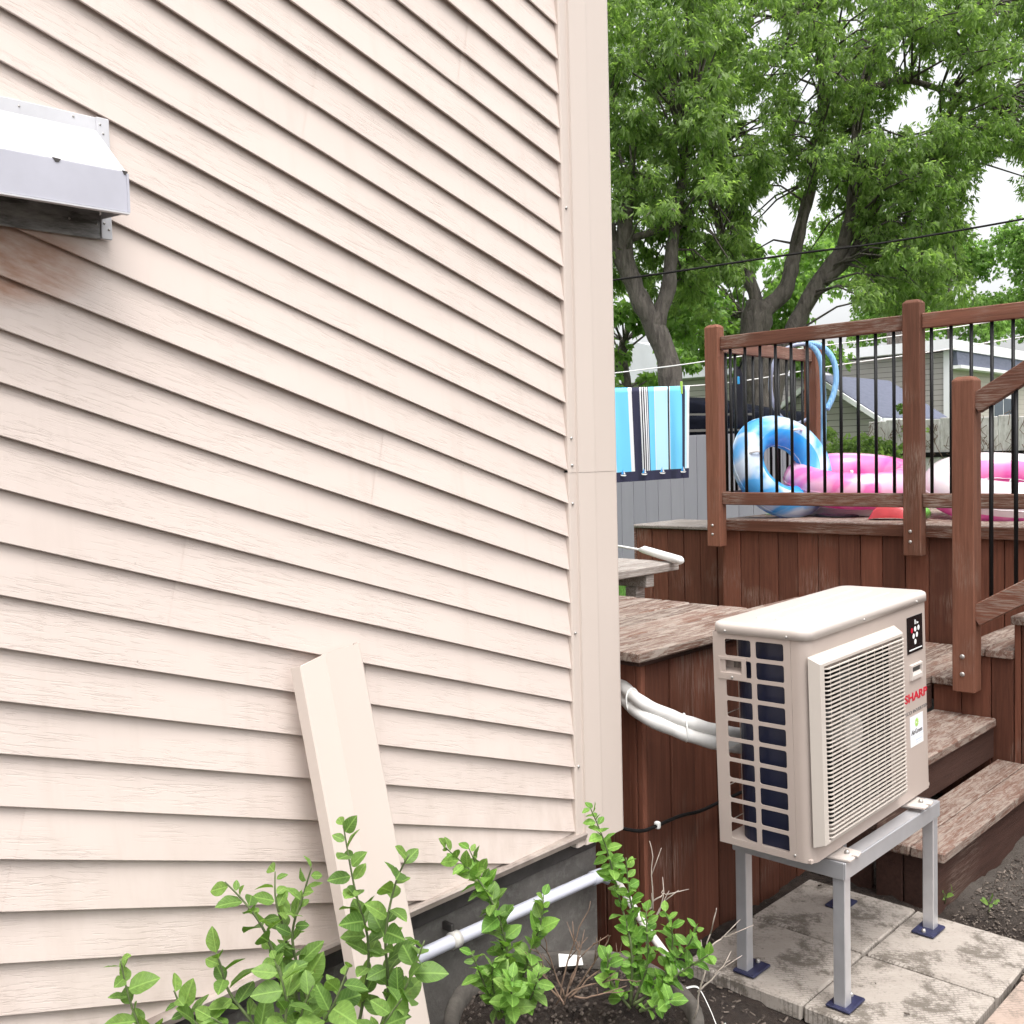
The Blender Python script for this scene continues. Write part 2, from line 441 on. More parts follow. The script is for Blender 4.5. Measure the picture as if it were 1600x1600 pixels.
def courses(name, a, b, pitch):
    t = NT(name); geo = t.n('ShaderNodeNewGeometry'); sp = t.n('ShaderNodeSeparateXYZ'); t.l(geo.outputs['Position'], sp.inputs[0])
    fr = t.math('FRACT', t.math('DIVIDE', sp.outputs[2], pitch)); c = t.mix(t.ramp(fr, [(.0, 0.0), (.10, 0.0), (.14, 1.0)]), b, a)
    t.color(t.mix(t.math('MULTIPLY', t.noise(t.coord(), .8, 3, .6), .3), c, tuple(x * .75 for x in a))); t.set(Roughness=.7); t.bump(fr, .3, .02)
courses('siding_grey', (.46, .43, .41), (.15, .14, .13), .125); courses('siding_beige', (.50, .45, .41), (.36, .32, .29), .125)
t = NT('shingles'); n1 = t.noise(t.coord((2, 2, 9)), 3, 5, .7); c = t.mix(n1, (.07, .08, .12), (.16, .17, .23)); t.color(c); t.set(Roughness=.9)
plain('fascia_white', (.85, .85, .87), .5); plain('window_glass', (.10, .12, .15), .08); plain('roof_pale', (.70, .70, .76), .6, 0, .08, 2)
t = NT('white_fence'); c = t.mix(t.ramp(t.noise(t.coord((5, 5, 1.5)), 4, 6, .7), [(.35, 0.0), (.62, 1.0)]), (.50, .465, .44), (.78, .75, .74)); t.color(c); t.set(Roughness=.8)

def vinyl(name, a, b, rough=.22, scale=3.0):
    t = NT(name)
    n1 = t.noise(t.coord((1, 1, 1)), scale, 2, .4, 1.6); c = t.mix(t.ramp(n1, [(.42, 0.0), (.56, 1.0)]), a, b); t.color(c); t.set(Roughness=rough)
    t.p.inputs['Coat Weight'].default_value = .3
    tr = t.n('ShaderNodeBsdfTranslucent'); mx = t.n('ShaderNodeMixShader'); mx.inputs[0].default_value = .25; t.l(c, tr.inputs[0])
    t.l(t.p.outputs[0], mx.inputs[1]); t.l(tr.outputs[0], mx.inputs[2]); t.l(mx.outputs[0], t.out.inputs['Surface'])
vinyl('ring_blue', (.10, .46, .88), (.74, .84, .93)); vinyl('ring_blue_in', (.03, .38, .90), (.10, .48, .92))
vinyl('ring_pink', (.90, .22, .55), (.92, .55, .74)); vinyl('ring_white', (.88, .80, .84), (.90, .86, .88)); vinyl('ring_hot', (.90, .16, .52), (.92, .30, .60))
plain('melon_red', (.55, .05, .06), .3, 0, .2, 6); plain('melon_green', (.16, .42, .08), .35); plain('disc_dark', (.035, .035, .045), .4); plain('disc_green', (.30, .42, .22), .4)
t = NT('hose_blue'); w = t.n('ShaderNodeTexWave'); w.inputs['Scale'].default_value = 30; t.l(t.coord(), w.inputs[0]); c = t.mix(w.outputs['Fac'], (.16, .36, .60), (.26, .50, .76)); t.color(c); t.set(Roughness=.4)
plain('hose_grey', (.30, .33, .45), .45); plain('fabric_black', (.010, .010, .018), .8, 0, .3, 15); plain('tag_blue', (.05, .45, .90), .4)
t = NT('towel')
uvn = t.n('ShaderNodeUVMap'); sp = t.n('ShaderNodeSeparateXYZ'); t.l(uvn.outputs[0], sp.inputs[0])
BL, PA, NV, WH, DK, MI = (.17, .60, .94), (.50, .80, .94), (.030, .030, .065), (.80, .80, .82), (.02, .02, .03), (.14, .52, .90)
stops = [(0.0, BL), (.02, WH), (.03, BL), (.23, WH), (.275, NV), (.375, WH), (.388, DK), (.403, WH), (.416, DK), (.432, WH), (.446, DK), (.458, WH), (.472, DK), (.482, BL), (.555, WH), (.565, PA), (.725, DK), (.745, WH), (.752, BL), (.905, NV), (.945, PA), (.965, WH)]
c = t.ramp(sp.outputs[0], stops, 'CONSTANT'); c = t.mix(t.ramp(sp.outputs[1], [(0.0, 1.0), (.100, 1.0), (.103, 0.0)], 'CONSTANT'), c, NV)
t.color(c); t.set(Roughness=.9); t.bump(t.noise(t.coord(), 160, 3, .6), .3, .004)

# ------------------------------------------------------------------ measured layouts (metres)
SHRUB_A = [[(0.936,1.4,0.453),(0.921,1.43,0.645),(0.899,1.463,0.762),(0.878,1.489,0.816),(0.865,1.505,0.861)],[(0.988,1.458,0.401),(0.984,1.478,0.601),(0.978,1.494,0.735),(0.972,1.505,0.801),(0.967,1.514,0.844)],[(0.973,1.417,0.427),(0.97,1.435,0.611),(0.968,1.446,0.742),(0.979,1.442,0.817),(0.988,1.435,0.865)],[(0.988,1.402,0.426),(1.026,1.377,0.609),(1.04,1.371,0.728),(1.038,1.381,0.837),(1.029,1.398,0.938)],[(0.984,1.378,0.439),(1.035,1.338,0.619),(1.06,1.323,0.758),(1.075,1.314,0.843),(1.091,1.301,0.891)],[(0.957,1.322,0.477),(1.001,1.287,0.621),(1.035,1.257,0.702),(1.062,1.235,0.774)],[(0.947,1.416,0.44),(0.904,1.473,0.592),(0.877,1.507,0.668),(0.863,1.526,0.722),(0.857,1.534,0.742)],[(0.929,1.408,0.453),(0.855,1.494,0.562),(0.815,1.541,0.638),(0.797,1.564,0.683)],[(0.929,1.436,0.441),(0.797,1.581,0.542),(0.755,1.632,0.63),(0.747,1.648,0.729)],[(0.888,1.31,0.517),(0.871,1.338,0.638),(0.865,1.35,0.718),(0.861,1.358,0.778)],[(0.909,1.289,0.517),(0.942,1.262,0.615),(0.973,1.234,0.674),(0.994,1.214,0.713)],[(0.929,1.352,0.478),(0.921,1.369,0.593),(0.923,1.372,0.655),(0.934,1.364,0.706)],[(0.895,1.303,0.517),(0.902,1.305,0.637),(0.92,1.292,0.716),(0.94,1.275,0.765)],[(0.914,1.367,0.479),(0.869,1.421,0.563),(0.837,1.46,0.627),(0.817,1.483,0.659)]]
SHRUB_B = [[(1.541,1.512,0.341),(1.545,1.511,0.468),(1.52,1.537,0.574),(1.491,1.567,0.653),(1.447,1.611,0.723)],[(1.55,1.531,0.33),(1.551,1.54,0.47),(1.539,1.563,0.596),(1.511,1.6,0.702)],[(1.546,1.507,0.341),(1.565,1.488,0.468),(1.58,1.469,0.553),(1.589,1.454,0.613)],[(1.518,1.508,0.352),(1.478,1.514,0.437),(1.436,1.52,0.52)],[(1.532,1.494,0.352),(1.53,1.443,0.413),(1.516,1.405,0.487)],[(1.509,1.49,0.363),(1.473,1.49,0.434),(1.451,1.475,0.515)],[(1.5,1.471,0.374),(1.463,1.443,0.441),(1.435,1.405,0.505)]]
SHRUB_C = [[(1.781,1.375,0.319),(1.789,1.378,0.448),(1.78,1.395,0.563),(1.769,1.416,0.678),(1.744,1.449,0.765)],[(1.797,1.387,0.309),(1.805,1.381,0.456),(1.8,1.384,0.56),(1.793,1.388,0.649)],[(1.786,1.37,0.319),(1.802,1.361,0.419),(1.818,1.35,0.49),(1.818,1.353,0.533)],[(1.771,1.358,0.33),(1.805,1.312,0.39),(1.819,1.29,0.479),(1.807,1.293,0.547)],[(1.775,1.353,0.323),(1.807,1.296,0.395),(1.824,1.256,0.474),(1.829,1.225,0.527)],[(1.764,1.336,0.326),(1.802,1.259,0.41),(1.828,1.193,0.478)],[(1.717,1.3,0.359),(1.723,1.253,0.387),(1.718,1.217,0.416)],[(1.765,1.363,0.323),(1.742,1.379,0.393),(1.723,1.389,0.455)]]
TWIGS = [[(1.846,1.249,0.309),(1.866,1.235,0.407),(1.881,1.227,0.491),(1.894,1.218,0.55)],[(1.874,1.231,0.456),(1.894,1.211,0.479),(1.912,1.194,0.49)],[(1.838,1.234,0.376),(1.867,1.206,0.41),(1.89,1.185,0.444)],[(1.859,1.386,0.389),(1.87,1.382,0.477),(1.88,1.379,0.58),(1.881,1.384,0.661)],[(1.861,1.387,0.433),(1.886,1.367,0.506),(1.893,1.363,0.55)],[(1.871,1.383,0.506),(1.888,1.368,0.535),(1.903,1.352,0.542)],[(1.639,1.469,0.345),(1.664,1.45,0.443),(1.682,1.436,0.512),(1.702,1.42,0.568)],[(1.663,1.471,0.334),(1.687,1.452,0.418),(1.72,1.422,0.474)],[(1.639,1.441,0.369),(1.62,1.467,0.454),(1.614,1.479,0.517)],[(1.674,1.461,0.348),(1.716,1.421,0.403),(1.762,1.375,0.43)],[(1.642,1.452,0.364),(1.682,1.412,0.391),(1.722,1.372,0.403),(1.76,1.331,0.395)],[(1.596,1.43,0.391),(1.58,1.451,0.446),(1.572,1.464,0.501)],[(1.694,1.469,0.351),(1.743,1.424,0.436),(1.761,1.409,0.478)],[(1.616,1.41,0.417),(1.634,1.397,0.472),(1.631,1.402,0.513)],[(1.59,1.407,0.387),(1.578,1.422,0.429),(1.561,1.442,0.45)],[(1.624,1.4,0.39),(1.658,1.365,0.395),(1.696,1.326,0.403)]]
TREE_LEFT = [([(11.097,7.396,-0.072),(11.056,7.531,1.123),(11.032,7.632,2.112),(11.012,7.704,2.771),(10.874,7.893,3.352),(10.761,8.043,3.768),(10.719,8.131,4.346),(10.846,8.055,5.082)],(0.2,0.09)),([(10.919,7.829,3.145),(11.074,7.708,3.674),(11.136,7.681,4.166),(11.241,7.622,4.82),(11.393,7.531,5.72)],(0.12,0.05)),([(10.717,8.13,4.305),(10.978,7.864,4.402),(11.303,7.541,4.612),(11.518,7.338,4.892)],(0.06,0.025)),([(10.744,8.061,3.769),(10.649,8.186,4.101),(10.596,8.286,4.679),(10.519,8.417,5.341)],(0.09,0.04))]
TREE_MAIN = [([(13.144,7.282,-0.094),(13.101,7.415,1.046),(13.081,7.52,2.139),(13.065,7.592,2.868),(13.069,7.62,3.277),(13.138,7.573,3.612)],(0.25,0.21)),([(13.127,7.569,3.412),(13.057,7.685,3.96),(12.942,7.837,4.374),(12.769,8.057,4.881),(12.702,8.19,5.703)],(0.11,0.04)),([(13.12,7.584,3.503),(13.374,7.339,3.785),(13.487,7.255,4.218),(13.605,7.173,4.759),(13.754,7.066,5.391),(13.899,6.983,6.296),(13.929,7.036,7.387)],(0.14,0.05)),([(13.131,7.467,2.137),(13.31,7.336,2.859),(13.504,7.174,3.398),(13.75,6.961,3.98),(14.002,6.732,4.426),(14.14,6.639,5.104),(14.183,6.636,5.648),(14.332,6.564,6.735),(14.639,6.318,7.725),(14.753,6.269,8.631)],(0.155,0.05)),([(13.766,6.941,3.934),(13.988,6.728,4.181),(14.156,6.576,4.484),(14.33,6.434,5.006),(14.527,6.282,5.727)],(0.1,0.04)),([(14.249,6.623,6.374),(14.137,6.776,6.833),(13.986,6.969,7.294),(13.703,7.308,7.851)],(0.08,0.03)),([(14.293,6.594,6.6),(14.711,6.169,6.767),(15.08,5.772,6.616),(15.633,5.175,6.368)],(0.07,0.025)),([(14.566,6.381,7.546),(14.935,5.983,7.396),(15.254,5.656,7.475),(15.528,5.4,7.874)],(0.07,0.03)),([(15.264,5.573,6.519),(15.05,5.762,6.071),(14.831,5.95,5.533)],(0.04,0.02))]
CLUMP_LEFT = [(11.975,8.185,5.68,0.301),(11.181,7.427,4.782,0.167),(10.776,6.775,5.415,0.277),(11.202,7.927,7.083,0.246),(11.294,8.956,7.522,0.219),(10.722,7.03,6.938,0.264),(11.955,8.14,7.765,0.174),(11.452,8.647,7.476,0.327),(11.052,8.239,4.786,0.25),(11.473,8.736,5.014,0.286),(10.886,6.914,6.531,0.204),(10.919,8.365,7.725,0.211),(10.127,8.088,5.498,0.206),(11.379,7.38,6.222,0.209),(10.454,6.957,7.137,0.282),(11.816,7.823,5.222,0.174),(10.059,7.328,5.603,0.152),(11.409,8.34,6.904,0.252),(11.204,8.724,5.626,0.297),(10.17,8.078,4.668,0.172),(11.892,8.166,5.053,0.229),(10.535,7.317,6.513,0.199),(11.53,8.99,7.834,0.287),(11.283,7.867,6.571,0.201),(10.465,8.27,4.846,0.168),(12.37,7.959,7.818,0.291),(11.025,7.524,5.203,0.177),(10.511,8.108,5.051,0.205),(11.461,7.112,4.991,0.304),(10.612,7.506,5.303,0.226),(11.912,8.562,7.819,0.237),(11.464,8.372,7.817,0.213),(12.023,7.692,6.859,0.292),(10.984,7.366,5.551,0.269),(11.836,7.892,7.136,0.245),(11.295,7.657,5.953,0.166),(11.312,8.492,5.856,0.244),(11.164,8.186,5.188,0.3),(11.966,8.334,7.695,0.307),(11.345,7.832,5.73,0.23),(10.438,6.855,5.398,0.248),(10.177,7.797,6.165,0.247),(11.185,7.515,5.733,0.169),(10.494,7.879,7.466,0.177),(10.263,7.043,6.578,0.271),(10.277,7.392,6.567,0.209),(11.7,7.584,6.555,0.29),(10.264,7.017,6.24,0.27),(9.96,7.741,5.722,0.238),(12.414,7.729,6.908,0.326),(11.555,7.179,6.176,0.205),(10.236,7.932,5.659,0.221),(10.755,7.028,6.689,0.191),(11.592,7.182,6.819,0.252),(11.55,8.064,6.498,0.225),(11.156,7.641,7.649,0.199),(10.518,6.671,4.632,0.224),(12.142,7.79,7.474,0.218),(11.595,7.74,4.721,0.321),(10.739,8.494,5.178,0.2),(11.122,6.979,5.339,0.177),(11.42,7.2,7.229,0.249),(9.844,7.636,6.223,0.161),(11.048,7.0,5.815,0.244),(11.254,8.2,5.56,0.196),(10.372,7.826,4.868,0.227),(10.613,6.897,7.248,0.25),(11.111,8.354,7.615,0.315),(11.146,8.118,7.163,0.216),(11.51,8.407,6.845,0.194),(9.858,7.642,7.249,0.178),(10.706,8.538,6.401,0.3),(10.342,7.409,6.027,0.168),(10.381,7.703,7.045,0.196),(10.874,7.655,7.578,0.293),(11.249,8.006,4.827,0.186),(10.085,7.255,4.413,0.152),(10.74,7.498,4.513,0.234),(10.257,8.042,6.826,0.216),(10.746,8.2,6.197,0.224),(10.693,8.339,6.849,0.18),(11.256,7.954,6.048,0.223),(10.23,7.315,4.895,0.184),(10.643,6.892,6.417,0.17),(10.69,7.931,6.541,0.175),(10.338,7.888,6.78,0.253),(10.348,8.163,7.526,0.178),(10.456,7.87,6.292,0.21),(10.888,8.667,6.1,0.296),(10.964,8.545,6.266,0.195),(12.175,7.599,6.082,0.188),(11.183,7.233,4.975,0.25),(11.163,8.069,7.881,0.242),(9.867,7.509,6.164,0.193),(11.899,7.944,6.771,0.324),(11.213,7.839,5.27,0.22),(10.453,7.029,5.785,0.191),(12.121,7.997,5.761,0.223),(11.217,8.374,5.66,0.181),(10.167,7.596,5.562,0.279),(11.294,7.226,5.38,0.222),(10.606,7.436,4.745,0.2),(10.212,7.025,4.417,0.176),(9.93,7.703,6.817,0.174),(10.152,7.863,7.206,0.164),(11.306,7.86,6.675,0.184),(11.723,8.531,5.908,0.255),(12.065,7.548,7.787,0.285),(12.436,7.728,6.359,0.236),(9.598,7.669,5.033,0.199),(10.79,6.718,6.02,0.217),(11.802,7.804,5.058,0.194),(11.493,7.202,7.625,0.188),(11.24,8.411,5.546,0.228),(11.629,7.746,7.66,0.184),(11.22,7.461,7.698,0.273),(10.35,8.143,6.115,0.166),(11.702,8.512,6.429,0.288),(10.944,7.953,4.837,0.209),(10.788,7.65,7.464,0.172),(10.168,7.864,4.56,0.194),(11.188,8.511,7.619,0.178),(11.822,8.156,8.123,0.179),(11.143,7.879,5.028,0.172),(11.323,7.088,6.992,0.172),(10.86,8.49,6.573,0.261),(12.054,8.084,6.685,0.265),(12.332,7.951,6.25,0.184),(10.459,7.589,5.579,0.259),(10.178,7.319,6.368,0.164),(11.512,7.245,5.226,0.295),(10.543,6.854,5.74,0.17),(10.604,8.157,7.235,0.175),(11.494,7.87,5.133,0.194),(10.652,7.846,4.92,0.18),(12.069,7.769,5.879,0.238),(11.982,8.45,7.897,0.209),(11.073,8.325,7.078,0.169),(10.516,7.518,5.421,0.165),(11.569,8.192,6.344,0.175),(11.275,7.182,5.489,0.192),(10.932,7.783,6.451,0.166),(10.768,7.957,7.726,0.183),(10.831,8.052,5.186,0.175),(10.167,7.983,5.493,0.192),(10.507,7.175,6.185,0.212),(11.642,8.543,6.142,0.201),(10.747,6.956,5.046,0.19),(10.932,7.272,6.055,0.159),(10.576,7.214,5.349,0.166),(11.597,8.275,4.177,0.203),(11.553,8.47,4.285,0.257),(11.587,7.909,4.396,0.221),(11.487,7.948,3.997,0.203),(11.88,8.286,4.639,0.206),(10.553,8.332,4.113,0.216),(11.549,8.608,4.688,0.243),(11.099,8.643,4.403,0.273),(11.261,8.882,4.612,0.228),(11.377,8.155,4.472,0.245),(11.034,8.467,3.994,0.274),(11.722,8.073,4.761,0.251),(11.339,8.349,3.991,0.234),(11.412,7.704,3.879,0.267),(11.743,7.831,4.505,0.247),(12.332,7.88,4.331,0.265),(11.008,8.575,3.876,0.267),(11.706,7.757,3.741,0.205),(12.064,7.585,4.184,0.255),(11.813,7.145,3.883,0.229),(12.018,7.402,4.291,0.227),(11.938,7.263,4.107,0.25),(11.458,7.76,3.92,0.195),(11.301,7.647,4.516,0.242),(11.754,7.705,4.069,0.191),(11.613,7.35,3.931,0.206),(11.281,7.426,4.335,0.164),(11.821,7.115,4.365,0.186),(11.838,7.427,4.316,0.179),(11.284,7.415,4.511,0.228),(12.451,8.262,3.87,0.249),(12.743,8.422,3.821,0.167),(13.53,8.785,3.658,0.249),(12.674,9.929,4.119,0.224),(13.148,8.664,4.15,0.266),(12.514,9.26,4.227,0.212),(12.592,9.062,3.994,0.261),(13.22,9.565,4.327,0.203),(12.382,8.547,3.715,0.199),(11.627,9.066,4.068,0.2)]
